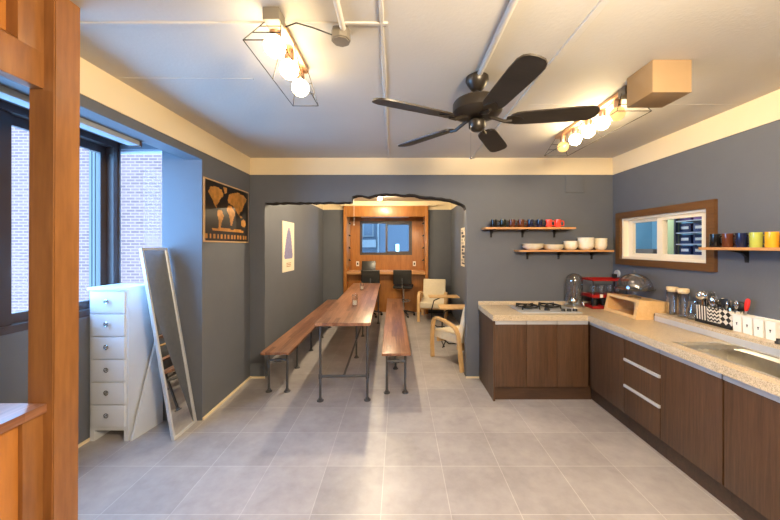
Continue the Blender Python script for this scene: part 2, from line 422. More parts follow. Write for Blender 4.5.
# blind cassette behind the lintel
t = thing('blind_cassette', 'long white blind cassette along the top of the bay window', 'blind', (-1.94, 0.9, 2.28))
B(-1.985, -1.90, -0.4, 2.34, 2.285, 2.36, bev=0.01).build('cassette', M['cassette'], t, world=True)
B(-1.99, -1.895, 2.34, 2.352, 2.28, 2.365).build('end_cap', M['dwin'], t, world=True)

# kitchen hatch window in the right wall
w3 = struct('window_3', ring_yz(MB(), XR-0.03, XR+0.03, 2.513, 3.658, 1.343, 1.922, 0.067), M['frame_wood'])
fr = ring_yz(MB(), XR+0.0, XR+0.12, 2.58, 3.592, 1.41, 1.855, 0.022).build('frame', M['upvc'], w3, smooth=False)
for y0, y1, x0, a, b in ((3.085, 3.57, XR+0.055, 3.168, 3.5), (2.602, 3.13, XR+0.02, 2.668, 3.066)):
    s_ = MB().grid([y0, a, b, y1], [1.432, 1.472, 1.80, 1.835], {(1, 1)}, 'x', x0, x0+0.03).build('sash', M['upvc'], w3, smooth=False)
    pane('pane', B(x0+0.012, x0+0.017, a-0.005, b+0.005, 1.465, 1.805), s_)
# window at the back of the desk niche
w4 = struct('window_4', MB().grid([-0.956, -0.93, 0.292, 0.318], [1.33, 1.36, 2.13, 2.16], {(1, 1)}, 'y', 7.80, 7.9), M['dwin'])
for x0, x1, y0, a, b in ((-0.93, -0.30, 7.84, 0.025, 0.03), (-0.33, 0.292, 7.81, 0.05, 0.06)):
    s_ = MB().grid([x0, x0+a, x1-a, x1], [1.36, 1.36+b, 2.13-b, 2.13], {(1, 1)}, 'y', y0, y0+0.025).build('sash', M['dwin'], w4, smooth=False)
    pane('pane', B(x0+a-0.004, x1-a+0.004, y0+0.01, y0+0.015, 1.36+b-0.004, 2.13-b+0.004), s_)

# ------------------------------------------------------------------ outside and next door
tag(B(-16, -3.6, 8.2, 8.5, -4, 5.2).build('brick_building', M['outside_brick'], keep_origin=True), 'pale brick building seen outside through the bay window', 'building')
mb = MB(); 
sec = []
for k in range(6):
    x0 = -7.82+k*0.085; sec += [(x0, 8.05), (x0+0.055, 8.05), (x0+0.055, 8.09), (x0+0.085, 8.09)]
sec += [(-7.31, 8.2), (-7.82, 8.2)]
tag(MB().prism(sec, 'z', -4, 5.1).build('ribbed_panel', M['outside_pale']), 'pale ribbed panel standing upright on the brick building outside', 'panel')
t = thing('house', 'bluish house with a small balcony seen through the window above the desk', 'building', (0, 12, -4))
B(-5, 4, 12, 12.4, -4, 8).build('wall', M['outside_blue'], t, world=True)
f = ring_xz(MB(), 11.96, 12.02, -1.36, -0.96, 1.9, 2.6, 0.04).build('window', M['outside_pale'], t, world=True)
B(-1.32, -1.0, 11.98, 11.99, 1.94, 2.56).build('pane', M['outside_blue'], f, world=True)
B(-1.42, -0.85, 11.7, 12.0, 1.5, 1.78, bev=0.02).build('balcony', M['outside_pale'], t, world=True)
MB().cyl((-0.79, 11.93, -4), (-0.79, 11.93, 6), 0.04).build('drain_pipe', M['outside_pale'], t, world=True)
B(-0.12, 0.0, 11.94, 12.0, 1.3, 1.62, bev=0.01).build('meter_box', M['white'], t, world=True)
struct('wall_neighbour', MB().grid([2.652, 4.6, 4.7], [1.5, 1.6, 5.8, 5.9], {(0, 1)}, 'z', 0, 2.6), M['annex'])
struct('ceiling_neighbour', B(2.652, 4.7, 1.5, 5.9, 2.6, 2.7), M['annex'])
t = thing('storage_rack', 'grey open rack of dark boxes in the room beyond the kitchen window', 'rack', (3.25, 3.43, 0))
for y in (3.24, 3.62):
    for x in (3.14, 3.36): B(x-0.012, x+0.012, y-0.012, y+0.012, 0, 2.15).build('post', M['pipe'], t, world=True)
RZ = [1.335, 1.455, 1.575, 1.70, 1.83]
for z in RZ+[2.1]: B(3.13, 3.37, 3.25, 3.61, z-0.012, z).build('shelf', M['alu'], t, world=True)
for i, z in enumerate(RZ):
    for j, y in enumerate((3.345, 3.515)):
        nm, col_, m_ = ('purple', 'purple', 'purple_box') if i == 4 else ('navy', 'navy', 'navy_box')
        t = thing('storage_box', f'{col_} box on the rack beyond the kitchen window', 'box', (3.25, y, z), 0, f'{col_} boxes on the rack')
        B(-0.1, 0.1, -0.07, 0.07, 0, 0.10 if i < 4 else 0.15, bev=0.006).build('body', M[m_], t)
        B(-0.103, -0.098, -0.045, 0.045, 0.035, 0.065).build('paper_tag', M['white'], t)
tag(B(3.4, 3.46, 3.90, 4.18, 0.02, 2.55, bev=0.02).build('curtain', M['annex_curtain']), 'pale yellow-green curtain strip seen through the kitchen window', 'curtain')
tag(B(3.9, 4.55, 4.9, 5.6, 0.0, 1.5, bev=0.02).build('locker', M['outside_pale']), 'pale low cabinet in the blue room beyond the kitchen window', 'cabinet')

# ------------------------------------------------------------------ wooden partition at the left
t = thing('wooden_partition', 'varnished wooden partition with a square post, counter and panelled frame at the left edge', 'partition', (-1.45, 1.0, 0))
def sq(xc, y0, y1, z): return [(xc-0.0525, y0, z), (xc+0.0525, y0, z), (xc+0.0525, y1, z), (xc-0.0525, y1, z)]
mb = MB(); a = [mb.bm.verts.new(p) for p in sq(-1.4445, 1.28, 1.385, 0)]; b = [mb.bm.verts.new(p) for p in sq(-1.4325, 1.28, 1.385, CZ)]
mb.bridge(a, b); mb.bm.faces.new(a[::-1]); mb.bm.faces.new(b)
bmesh.ops.bevel(mb.bm, geom=list(mb.bm.edges), offset=0.004, segments=2, affect='EDGES')
mb.build('post', M['post'], t, world=True)
B(-1.78, -1.413, 0.2, 1.285, 0.882, 0.918, bev=0.005).build('counter', M['table'], t, world=True)
B(-1.50, -1.445, 0.2, 1.285, 0, 0.882).build('lower_panel', M['cabwood'], t, world=True)
B(-1.455, -1.428, 1.21, 1.285, 0.0, 0.88, bev=0.003).build('lower_stile', M['post'], t, world=True)
B(-1.475, -1.425, 0.2, 1.285, 2.18, 2.325, bev=0.004).build('upper_rail', M['post'], t, world=True)
B(-1.475, -1.425, 1.193, 1.285, 2.32, CZ-0.004, bev=0.004).build('upper_stile', M['post'], t, world=True)
MB().prism([(-1.472, 2.325), (-1.425, 2.325), (-1.462, 2.352), (-1.472, 2.352)], 'y', 0.2, 1.193).build('sill_moulding', M['post'], t, world=True)
B(-1.49, -1.47, 0.2, 1.2, 2.32, CZ-0.004).build('upper_panel', M['cabwood'], t, world=True)

# ------------------------------------------------------------------ dresser, board, mirror
t = thing('chest_of_drawers', 'tall narrow white chest of six drawers standing in the window bay', 'dresser', (-2.303, 2.67, 0))
X0, X1, Y0, Y1 = -2.456, -2.15, 2.52, 2.81
mb = MB(); mb.grid([X0, X0+0.035, X1-0.035, X1], [0, 0.085, 1.20], {(1, 0)}, 'y', Y0+0.014, Y1)
mb.build('carcass', M['dresser'], t, world=True, smooth=False)
B(X0-0.006, X1+0.006, Y0-0.006, Y1, 1.20, 1.222, bev=0.004).build('top', M['dresser'], t, world=True)
for k in range(6):
    z0 = 0.115+k*0.1795
    d = B(X0+0.022, X1-0.022, Y0, Y0+0.02, z0+0.004, z0+0.1755, bev=0.003).build('drawer', M['dresser'], t, world=True)
    c = Vector(((X0+X1)/2, Y0-0.008, z0+0.10))
    mb = MB().cyl(c+Vector((0, 0.01, 0)), c-Vector((0, 0.004, 0)), 0.006)
    mb.tube([c+Vector((0.016*math.cos(q*PI/8), -0.005, 0.016*math.sin(q*PI/8))) for q in range(16)], 0.004, 6, True)
    mb.build('ring_pull', M['chrome'], d, world=True)
tag(MB().prism([(2.535, 0), (2.82, 0), (2.82, 0.86), (2.776, 0.815)], 'x', -2.138, -2.122).xf(Matrix.Translation((-2.13, 2.535, 0)) @ Matrix.Rotation(-0.13, 4, 'Z') @ Matrix.Translation((2.13, -2.535, 0))).build('white_board', M['dresser']), 'white board with a slanted edge leaning between white dresser and mirror', 'board')
t = thing('standing_mirror', 'tall mirror with thin silver-white frame leaning in the corner of the bay', 'mirror', (-1.79, 2.67, 0))
UPV = Vector((-0.26, 0, 1.53)).normalized(); NV = Vector((UPV.z, 0, -UPV.x)); L_ = 1.552
MM = Matrix(((0, UPV.x, NV.x, 0), (1, 0, 0, 0), (0, UPV.z, NV.z, 0.003), (0, 0, 0, 1)))   # (across, up, out)
def mk(mb): return mb.xf(Matrix.Translation((0, -0.14, 0)) @ MM)
mk(MB().grid([0, 0.018, 0.267, 0.285], [0, 0.018, L_-0.018, L_], {(1, 1)}, 'z', -0.012, 0.008)).build('frame', M['alu'], t, smooth=False)
mk(B(0.016, 0.269, 0.016, L_-0.016, -0.006, 0.0)).build('glass', M['mirror'], t, smooth=False)
mk(B(0.004, 0.281, 0.004, L_-0.004, -0.018, -0.011)).build('back_panel', M['white'], t, smooth=False)

# ------------------------------------------------------------------ pictures
def printed(name, parent, mats, us, vs, fn, mapf):
    mb = MB(); V = [[mb.bm.verts.new(mapf(u, v)) for v in vs] for u in us]
    for i in range(len(us)-1):
        for j in range(len(vs)-1):
            f = mb.bm.faces.new((V[i][j], V[i+1][j], V[i+1][j+1], V[i][j+1]))
            f.material_index = fn((us[i]+us[i+1])/2, (vs[j]+vs[j+1])/2)
    return mb.build(name, mats, parent, smooth=False)
def inpoly(x, y, P):
    c = False; n = len(P)
    for i in range(n):
        (x1, y1), (x2, y2) = P[i], P[i-1]
        if (y1 > y) != (y2 > y) and x < (x2-x1)*(y-y1)/(y2-y1)+x1: c = not c
    return c
LAND = [
    [(.05, .80), (.10, .90), (.22, .93), (.33, .90), (.37, .80), (.30, .74), (.26, .66), (.21, .60), (.24, .54), (.18, .60), (.13, .70), (.08, .76)],
    [(.36, .95), (.44, .97), (.45, .88), (.40, .84)],
    [(.25, .54), (.33, .53), (.38, .44), (.34, .36), (.30, .24), (.27, .22), (.26, .36), (.23, .46)],
    [(.46, .75), (.50, .86), (.58, .90), (.70, .94), (.86, .92), (.96, .86), (.92, .78), (.86, .70), (.83, .60), (.77, .58), (.74, .50), (.69, .56), (.64, .60), (.60, .66), (.54, .68), (.48, .69)],
    [(.46, .64), (.54, .66), (.60, .60), (.65, .52), (.60, .42), (.57, .30), (.53, .28), (.51, .42), (.49, .50), (.44, .54)],
    [(.80, .40), (.86, .44), (.91, .42), (.94, .34), (.88, .28), (.81, .31)],
    [(.76, .50), (.82, .49), (.84, .46), (.78, .46)],
    [(.12, .20), (.30, .23), (.55, .22), (.80, .225), (.90, .19), (.80, .17), (.40, .175), (.15, .17)]]
def mapfn(u, v):
    if v < 0.13: return 1 if (int(u*26) % 2 == 0 and 0.04 < v < 0.11) else 0
    return 1 if any(inpoly(u, v, P) for P in LAND) else 0
t = thing('world_map', 'black and gold world map poster on the left wall', 'poster', (XL, 3.265, 1.586))
frange = lambda n: [i/n for i in range(n+1)]
B(0.0, 0.010, -0.419, 0.419, 0, 0.584).build('backing', M['map_border'], t)
printed('map_sheet', t, [M['map_black'], M['map_gold']], frange(72), frange(52), mapfn, lambda u, v: (0.0125, -0.405+0.81*u, 0.014+0.556*v))
t = thing('dress_poster', 'narrow cream poster with a lavender gown on the left wall of the back room', 'poster', (XL, 5.035, 1.15))
B(0, 0.006, -0.265, 0.265, 0, 0.78).build('paper', M['paper'], t)
def dress(u, v):
    if 0.06 < v < 0.17 and 0.28 < u < 0.7 and int(v*60) % 2: return 2
    if v < 0.25 or v > 0.89: return 0
    k = (v-0.25)/0.64; wd = 0.33*(1-k)**0.7+0.06
    if k > 0.9: wd = 0.08
    if k < 0.05: wd *= 0.88
    return 1 if abs(u-0.5-0.04*(k-0.4)) < wd else 0
printed('print', t, [M['paper'], M['lavender'], M['print_brown']], frange(34), frange(60), dress, lambda u, v: (0.0085, -0.26+0.52*u, 0.01+0.76*v))
t = thing('text_poster', 'narrow white poster with black strokes on the right wall of the back room', 'poster', (RX, 5.95, 1.17))
B(-0.006, 0, -0.2, 0.2, 0, 0.72).build('paper', M['paper'], t)
def strokes(u, v):
    r = random.Random(int(v*11)*31+int(u*5)*7)
    return 1 if (0.08 < u < 0.92 and 0.04 < v < 0.96 and r.random() < 0.5 and int(v*44) % 4) else 0
printed('print', t, [M['paper'], M['black']], frange(20), frange(44), strokes, lambda u, v: (-0.0085, 0.19-0.38*u, 0.01+0.7*v))

# ------------------------------------------------------------------ table and benches
def flange(mb, x, y, r=0.034):
    return mb.lathe([(0, 0), (r, 0), (r, 0.008), (0.02, 0.012), (0.018, 0.028), (0, 0.03)], (x, y, 0), 16)
def leg(x, y, h, parent, r=0.0125):
    l = MB().cyl((x, y, 0.005), (x, y, h), r).build('leg', M['pipe'], parent)
    flange(MB(), x, y).build('floor_flange', M['pipe'], l)
    MB().lathe([(0, 0), (0.034, 0), (0.034, -0.008), (0.018, -0.012), (0.018, -0.024), (0, -0.026)], (x, y, h), 16).build('top_flange', M['pipe'], l)
LT = 3.36
t = thing('dining_table', 'long reddish butcher-block table on dark pipe legs', 'table', (-0.602, 4.80, 0), math.radians(1.75))
B(-0.272, 0.272, -LT/2, LT/2, 0.765, 0.797, bev=0.004).build('tabletop', M['table'], t)
for y in (-LT/2+0.08, LT/2-0.1):
    for x in (-0.235, 0.235): leg(x, y, 0.765, t)
    MB().cyl((-0.235, y, 0.245), (0.235, y, 0.245), 0.0125).build('crossbar', M['pipe'], t)
    for x in (-0.235, 0.235): MB().cyl((x, y, 0.222), (x, y, 0.268), 0.018).build('tee_joint', M['pipe'], t)
for y in (-0.37, 0.68): leg(0, y, 0.765, t)
MB().cyl((0, -LT/2+0.08, 0.25), (0, LT/2-0.1, 0.25), 0.0125).build('stretcher', M['pipe'], t)
def bench(label, x, y, L, rz):
    t = thing('bench', label, 'bench', (x, y, 0), rz)
    B(-0.15, 0.15, -L/2, L/2, 0.418, 0.445, bev=0.004).build('seat', M['table'], t)
    for yy in (-L/2+0.09, L/2-0.12):
        for xx in (-0.097, 0.097): leg(xx, yy, 0.418, t)
        MB().cyl((-0.097, yy, 0.335), (0.097, yy, 0.335), 0.0125).build('crossbar', M['pipe'], t)
        MB().cyl((-0.035, yy, 0.335), (0.035, yy, 0.335), 0.018).build('coupling', M['pipe'], t)
    for k in range(4): leg(0, -L/2+0.75+k*0.67, 0.418, t)
bench('reddish wooden bench along the left wall, left of the long table', -1.305, 4.95, 3.28, math.radians(0.6))
bench('reddish wooden bench in the open, right of the long table', -0.062, 4.99, 3.42, math.radians(1.1))
def jar(label, x, y, h, r):
    t = thing('glass_tumbler', label, 'glass', (x, y, 0.7975))
    MB().lathe([(0, 0), (r*0.9, 0), (r, 0.012), (r, h-0.01), (r*0.96, h), (r*0.9, h-0.004), (r*0.9, 0.016), (0, 0.014)], seg=20).build('glass', M['clear'], t)
    MB().lathe([(0, 0.016), (r*0.86, 0.016), (r*0.86, h*0.45), (0, h*0.45)], seg=20).build('candle', M['white'], t)
jar('larger candle glass on the long table, nearer the front', -0.555, 4.01, 0.145, 0.034)
jar('smaller candle glass on the long table, farther back', -0.635, 5.47, 0.125, 0.034)

# ------------------------------------------------------------------ desk niche at the back
t = thing('desk_alcove', 'built-in honey wood desk alcove with cornice around the far window', 'desk', (-0.3, 7.5, 0))
for x0, x1 in ((-1.262, -1.19), (0.595, 0.665)): B(x0, x1, 7.25, 7.83, 0, 2.46, bev=0.003).build('side_panel', M['cabwood'], t, world=True)
B(-1.19, 0.595, 7.25, 7.30, 2.215, 2.46, bev=0.003).build('cornice', M['cabwood'], t, world=True)
B(-1.19, 0.595, 7.30, 7.80, 2.29, 2.31).build('canopy', M['cabwood'], t, world=True)
MB().grid([-1.19, -0.956, 0.318, 0.595], [0.0, 1.33, 2.16, 2.30], {(1, 1)}, 'y', 7.80, 7.83).build('back_panel', M['cabwood'], t, world=True, smooth=False)
B(-1.19, 0.595, 7.24, 7.80, 0.905, 0.965, bev=0.004).build('desktop', M['shelf'], t, world=True)
B(-1.19, 0.595, 7.50, 7.52, 0, 0.905).build('modesty_panel', M['cabwood'], t, world=True)
B(-1.32, 0.84, 7.20, 7.36, 2.46, 2.50, bev=0.006).build('crown_moulding', M['cream'], t, world=True)
for z in (1.20, 1.49, 1.78, 2.07):
    for x, s in ((-1.19, 1), (0.595, -1)):
        MB().prism([(0, 0), (0.055, 0), (0.055, 0.012), (0.02, 0.03), (0, 0.05)] if s > 0 else [(0, 0), (-0.055, 0), (-0.055, 0.012), (-0.02, 0.03), (0, 0.05)], 'y', 7.55, 7.585).xf(Matrix.Translation((x, 0, z))).build('shelf_bracket', M['blackmetal'], t, world=True)
t = thing('light_fitting', 'slim white tube light under the alcove cornice', 'light', (-0.3, 7.6, 2.23))
B(-0.93, 0.27, 7.58, 7.64, 2.255, 2.29, bev=0.005).build('housing', M['white'], t, world=True)
MB().cyl((-0.9, 7.61, 2.245), (0.24, 7.61, 2.245), 0.013).build('tube', M['white'], t, world=True)
for x, w in ((-1.01, 'left'), (0.375, 'right')):
    o = thing('wall_socket', f'white socket plate {"left of the laptop" if w == "left" else "right of the alcove window"} on the alcove back', 'socket', (x, 7.80, 1.06))
    B(-0.035, 0.035, -0.008, 0, 0, 0.115, bev=0.003).build('plate', M['white'], o)
    B(-0.018, 0.018, -0.011, -0.006, 0.03, 0.085, bev=0.002).build('insert', M['dwin'], o)
t = thing('laptop', 'dark laptop open on the honey wood desk', 'laptop', (-0.72, 7.45, 0.966))
B(-0.165, 0.165, -0.11, 0.11, 0, 0.016, bev=0.004).build('keyboard_base', M['laptop'], t)
B(-0.165, 0.165, -0.004, 0.004, 0, 0.22, bev=0.003).xf(Matrix.Translation((0, 0.11, 0.012)) @ Matrix.Rotation(math.radians(-14), 4, 'X')).build('screen_lid', M['laptop'], t)
t = thing('pull_cord', 'thin white pull cord hanging before the left of the alcove', 'cord', (-0.98, 6.95, 2.0))
MB().cyl((0, 0, 0.03), (0, 0, CZ-2.0), 0.003, seg=6).build('cord', M['white'], t)
MB().lathe([(0, 0), (0.012, 0.004), (0.008, 0.03), (0, 0.034)], seg=12).build('knob', M['white'], t)
def task_chair(label, x, y, rz):
    t = thing('swivel_chair', label, 'chair', (x, y, 0), rz)          # faces +Y
    B(-0.21, 0.21, -0.2, 0.2, 0.62, 0.69, bev=0.03, seg=3).build('seat', M['blackleather'], t)
    B(-0.2, 0.2, -0.03, 0.03, -0.16, 0.16, bev=0.028, seg=3).xf(Matrix.Translation((0, -0.22, 0.875)) @ Matrix.Rotation(math.radians(5), 4, 'X')).build('backrest', M['blackleather'], t)
    MB().tube([(0, -0.26, 0.86), (0, -0.27, 0.72), (0, -0.2, 0.63), (0, 0, 0.61)], 0.014).build('back_support', M['chrome'], t)
    MB().cyl((0, 0, 0.1), (0, 0, 0.62), 0.025).build('gas_column', M['chrome'], t)
    MB().tube([(0.16*math.cos(q*PI/12), 0.16*math.sin(q*PI/12), 0.34) for q in range(24)], 0.011, 8, True).build('foot_ring', M['chrome'], t)
    for k in range(3):
        a = k*2*PI/3+0.3; MB().cyl((0.02*math.cos(a), 0.02*math.sin(a), 0.34), (0.16*math.cos(a), 0.16*math.sin(a), 0.34), 0.006).build('spoke', M['chrome'], t)
    for k in range(5):
        a = k*2*PI/5+0.2; c, s = math.cos(a), math.sin(a)
        f_ = MB().cyl((0, 0, 0.115), (0.24*c, 0.24*s, 0.07), 0.022, 0.013).build('base_arm', M['black'], t)
        MB().cyl((0.24*c-0.012*s, 0.24*s+0.012*c, 0.026), (0.24*c+0.012*s, 0.24*s-0.012*c, 0.026), 0.026).cyl((0.24*c, 0.24*s, 0.03), (0.24*c, 0.24*s, 0.08), 0.008).build('caster', M['black'], f_)
task_chair('black swivel chair at the desk behind the end of the long table', -0.62, 7.08, 0.03)
task_chair('black swivel chair at the desk behind the right bench', 0.10, 7.10, -0.12)

# ------------------------------------------------------------------ armchairs and side tables
def arc(pts, n=5):
    """round the inner corners of a polyline"""
    P = [Vector(p) for p in pts]; out = [P[0]]
    for a, b, c in zip(P, P[1:], P[2:]):
        p = b+(a-b)*0.42; q = b+(c-b)*0.42
        for k in range(n+1):
            u = k/n; out.append(p*(1-u)**2+b*2*u*(1-u)+q*u*u)
    out.append(P[-1]); return out
def armchair(label, x, y, rz, sc=1.0):
    t = thing('armchair', label, 'armchair', (x, y, 0), rz)           # faces -Y
    t.scale = (sc, sc, sc)
    sec = [(-0.016, -0.027), (0.016, -0.027), (0.016, 0.027), (-0.016, 0.027)]
    for xx in (-0.28, 0.28):
        pts = arc([(xx, -0.335, 0.0), (xx, -0.345, 0.30), (xx, -0.31, 0.60), (xx, 0.0, 0.585), (xx, 0.25, 0.53), (xx, 0.30, 0.28), (xx, 0.345, 0.0)])
        MB().sweep(pts, sec, up=(1, 0, 0)).build('arm_frame', M['birch'], t)
    B(-0.255, 0.255, -0.30, 0.24, 0.305, 0.43, bev=0.035, seg=3).xf(Matrix.Rotation(math.radians(4), 4, 'X')).build('seat_cushion', M['fabric'], t)
    B(-0.255, 0.255, -0.045, 0.045, -0.03, 0.47, bev=0.032, seg=3).xf(Matrix.Translation((0, 0.235, 0.38)) @ Matrix.Rotation(math.radians(-17), 4, 'X')).build('back_cushion', M['fabric'], t)
    B(-0.265, 0.265, -0.245, -0.215, 0.25, 0.31).build('front_rail', M['birch'], t)
    B(-0.265, 0.265, 0.215, 0.245, 0.25, 0.31).build('rear_rail', M['birch'], t)
    MB().tube([(0.2, -0.1, 0.3), (0.22, -0.13, 0.22), (0.23, -0.15, 0.17)], 0.008).build('strap', M['black'], t)
armchair('cream armchair with bent wood arms facing the room, beside the desk alcove', 0.73, 6.80, -0.2, 0.97)
armchair('cream armchair with bent wood arms seen from the side, beside the kitchen pier', 0.855, 4.33, math.radians(208), 0.95)
def side_table(label, x, y, w, d, h):
    t = thing('side_table', label, 'table', (x, y, 0))
    B(-w/2, w/2, -d/2, d/2, h-0.02, h, bev=0.004).build('tabletop', M['birch'], t)
    for s in (0,):
        MB().tube(arc([(-w/2+0.30, 0, 0.012), (-w/2+0.05, 0, 0.012), (-w/2+0.05, 0, h-0.028), (w/2-0.06, 0, h-0.028)], 2), 0.010).build('leg', M['blackmetal'], t)
    MB().cyl((-w/2+0.06, -d*0.45, 0.012), (-w/2+0.06, d*0.45, 0.012), 0.010).build('foot_bar', M['blackmetal'], t)
side_table('small wood-topped side table before the far armchair', 0.85, 6.08, 0.56, 0.30, 0.60)
side_table('small wood-topped side table behind the near armchair', 0.88, 5.03, 0.50, 0.34, 0.60)

# ------------------------------------------------------------------ kitchen units
def strip(mb, parent, name='handle_strip'): return mb.build(name, M['alu'], parent, world=True)
t = thing('base_cabinet', 'dark wood cabinet with three doors below the gas hob', 'cabinet', (1.42, 3.45, 0))
B(0.962, 1.90, 3.205, 3.742, 0.14, 0.79).build('carcass', M['wenge'], t, world=True)
B(0.942, 0.960, 3.185, 3.742, 0.0, 0.794).build('side_panel', M['wenge'], t, world=True)
B(0.962, 1.94, 3.222, 3.24, 0.0, 0.138).build('plinth', M['plinth'], t, world=True)
for x0, x1 in ((0.962, 1.270), (1.274, 1.576), (1.580, 1.884)):
    B(x0, x1, 3.183, 3.203, 0.142, 0.765, bev=0.0015).build('door', M['wenge'], t, world=True)
    strip(B(x0, x1, 3.176, 3.203, 0.768, 0.806, bev=0.003), t)
def unit(label, y0, y1, top=0.79):
    t = thing('base_cabinet', label, 'cabinet', (2.2, (y0+y1)/2, 0))
    B(1.925, 2.505, y0+0.002, y1-0.002, 0.14, top).build('carcass', M['wenge'], t, world=True)
    B(1.95, 1.968, y0, y1, 0.0, 0.138).build('plinth', M['plinth'], t, world=True)
    return t
t = unit('dark wood corner cabinet with one plain door beside the drawers', 2.697, 3.742)
B(1.902, 1.922, 2.699, 3.172, 0.142, 0.765, bev=0.0015).build('door', M['wenge'], t, world=True); strip(B(1.895, 1.922, 2.699, 3.172, 0.768, 0.806, bev=0.003), t)
t = unit('dark wood drawer cabinet with two silver handle strips', 2.324, 2.695)
for k, (z0, z1) in enumerate(((0.142, 0.362), (0.388, 0.582), (0.608, 0.765))):
    d = B(1.902, 1.922, 2.326, 2.693, z0, z1, bev=0.0015).build('drawer', M['wenge'], t, world=True)
    zz = z1+0.003
    strip(B(1.892 if k < 2 else 1.895, 1.922, 2.326, 2.693, zz, zz+(0.022 if k < 2 else 0.041), bev=0.004), d)
t = unit('dark wood cabinet with one wide door next to the drawers', 1.874, 2.322, 0.62)
B(1.902, 1.922, 1.877, 2.319, 0.142, 0.765, bev=0.0015).build('door', M['wenge'], t, world=True); strip(B(1.895, 1.922, 1.877, 2.319, 0.768, 0.806, bev=0.003), t)
t = unit('dark wood cabinet with one wide door at the right edge of the photo', 1.42, 1.872, 0.62)
B(1.902, 1.922, 1.423, 1.866, 0.142, 0.765, bev=0.0015).build('door', M['wenge'], t, world=True); strip(B(1.895, 1.922, 1.423, 1.866, 0.768, 0.806, bev=0.003), t)
# worktop with the sink cut-out
t = thing('worktop', 'speckled beige stone worktop running round the kitchen corner', 'worktop', (2.0, 3.0, 0.795))
us, vs = [0.928, 1.865, 1.952, 2.332, 2.510], [1.40, 1.48, 2.264, 3.152, 3.744]
keep = {(i, 3) for i in range(4)} | {(i, j) for i in (1, 2, 3) for j in (0, 1, 2)}
keep.discard((2, 1))
mb = MB().grid(us, vs, None, 'z', 0.81, 0.865, keep); mb.build('slab', M['granite'], t, world=True, smooth=False)
B(0.928, 2.340, 3.724, 3.744, 0.865, 0.905, bev=0.004).build('upstand', M['granite'], t, world=True)
B(2.342, 2.510, 1.40, 2.92, 0.865, 0.938, bev=0.003).build('ledge', M['granite'], t, world=True)
B(2.338, 2.343, 1.40, 2.92, 0.868, 0.912).build('ledge_trim', M['alu'], t, world=True)
B(2.341, 2.36, 2.92, 2.928, 0.866, 0.93).build('ledge_end_cap', M['black'], t, world=True)
# sink
t = thing('kitchen_sink', 'stainless steel sink set into the worktop at the right edge', 'sink', (2.14, 1.87, 0.865))
MB().grid([1.945, 1.966, 2.318, 2.338], [1.474, 1.494, 2.25, 2.270], {(1, 1)}, 'z', 0.8655, 0.8685).build('rim', M['steel'], t, world=True, smooth=False)
mb = MB()
x0, x1, y0, y1, zt, zb = 1.966, 2.318, 1.494, 2.25, 0.866, 0.685
top = [mb.bm.verts.new(p) for p in ((x0, y0, zt), (x1, y0, zt), (x1, y1, zt), (x0, y1, zt))]
mid = [mb.bm.verts.new(p) for p in ((x0+0.006, y0+0.006, zb+0.02), (x1-0.006, y0+0.006, zb+0.02), (x1-0.006, y1-0.006, zb+0.02), (x0+0.006, y1-0.006, zb+0.02))]
bot = [mb.bm.verts.new(p) for p in ((x0+0.026, y0+0.026, zb), (x1-0.026, y0+0.026, zb), (x1-0.026, y1-0.026, zb), (x0+0.026, y1-0.026, zb))]
mb.bridge(top, mid); mb.bridge(mid, bot); mb.bm.faces.new(bot)
mb.build('basin', M['steel'], t, world=True, smooth=False)
# corrugated drainer strip along the far wall of the basin
sec = [(x0+0.004, 0.85)]
n = 18
for k in range(n+1): sec.append((x0+0.004+(x1-x0-0.008)*k/n, 0.85+(0.010 if k % 2 else 0)))
sec.append((x1-0.004, 0.842)); sec.append((x0+0.004, 0.842))
MB().prism(sec[1:], 'y', y1-0.10, y1-0.001).build('drainer_strip', M['steel'], t, world=True, smooth=False)
for k in range(6):
    MB().tube([(x1-0.015-k*0.013, y0+0.01, 0.861), (x1-0.015-k*0.013, y1-0.12, 0.861)], 0.003, 6).build('drainer_bar', M['steel'], t, world=True)
MB().lathe([(0, 0.001), (0.045, 0.001), (0.045, 0.004), (0.03, 0.002), (0, 0.002)], (2.14, 1.85, zb), 24).build('drain', M['chrome'], t, world=True)

# gas hob
t = thing('gas_hob', 'stainless gas hob with black pan supports on the worktop', 'hob', (1.555, 3.44, 0.8655))
B(-0.31, 0.31, -0.2, 0.21, 0, 0.010, bev=0.004).build('plate', M['alu'], t)
for x, y, r in ((-0.155, 0.03, 0.05), (0.10, 0.07, 0.042), (0.0, -0.09, 0.028)):
    MB().lathe([(0, 0.01), (r, 0.01), (r, 0.022), (r*0.8, 0.026), (r*0.75, 0.034), (0, 0.036)], (x, y, 0), 20).build('burner', M['black'], t)
for x, y, r in ((-0.155, 0.03, 0.115), (0.10, 0.07, 0.105)):
    mb = MB().tube([(x+r*0.95*math.cos(q*PI/12), y+r*0.95*math.sin(q*PI/12), 0.034) for q in range(24)], 0.0085, 6, True)
    for k in range(4):
        a = k*PI/2+PI/4; c, s = math.cos(a), math.sin(a)
        mb.tube([(x+r*1.12*c, y+r*1.12*s, 0.008), (x+r*1.08*c, y+r*1.08*s, 0.046), (x+r*0.3*c, y+r*0.3*s, 0.046)], 0.0085, 6)
    mb.build('pan_support', M['blackmetal'], t)
for k in range(3):
    MB().lathe([(0, 0.01), (0.024, 0.01), (0.022, 0.016), (0.019, 0.034), (0, 0.036)], (0.145+k*0.062, -0.135, 0), 16).build('knob', M['black'], t)

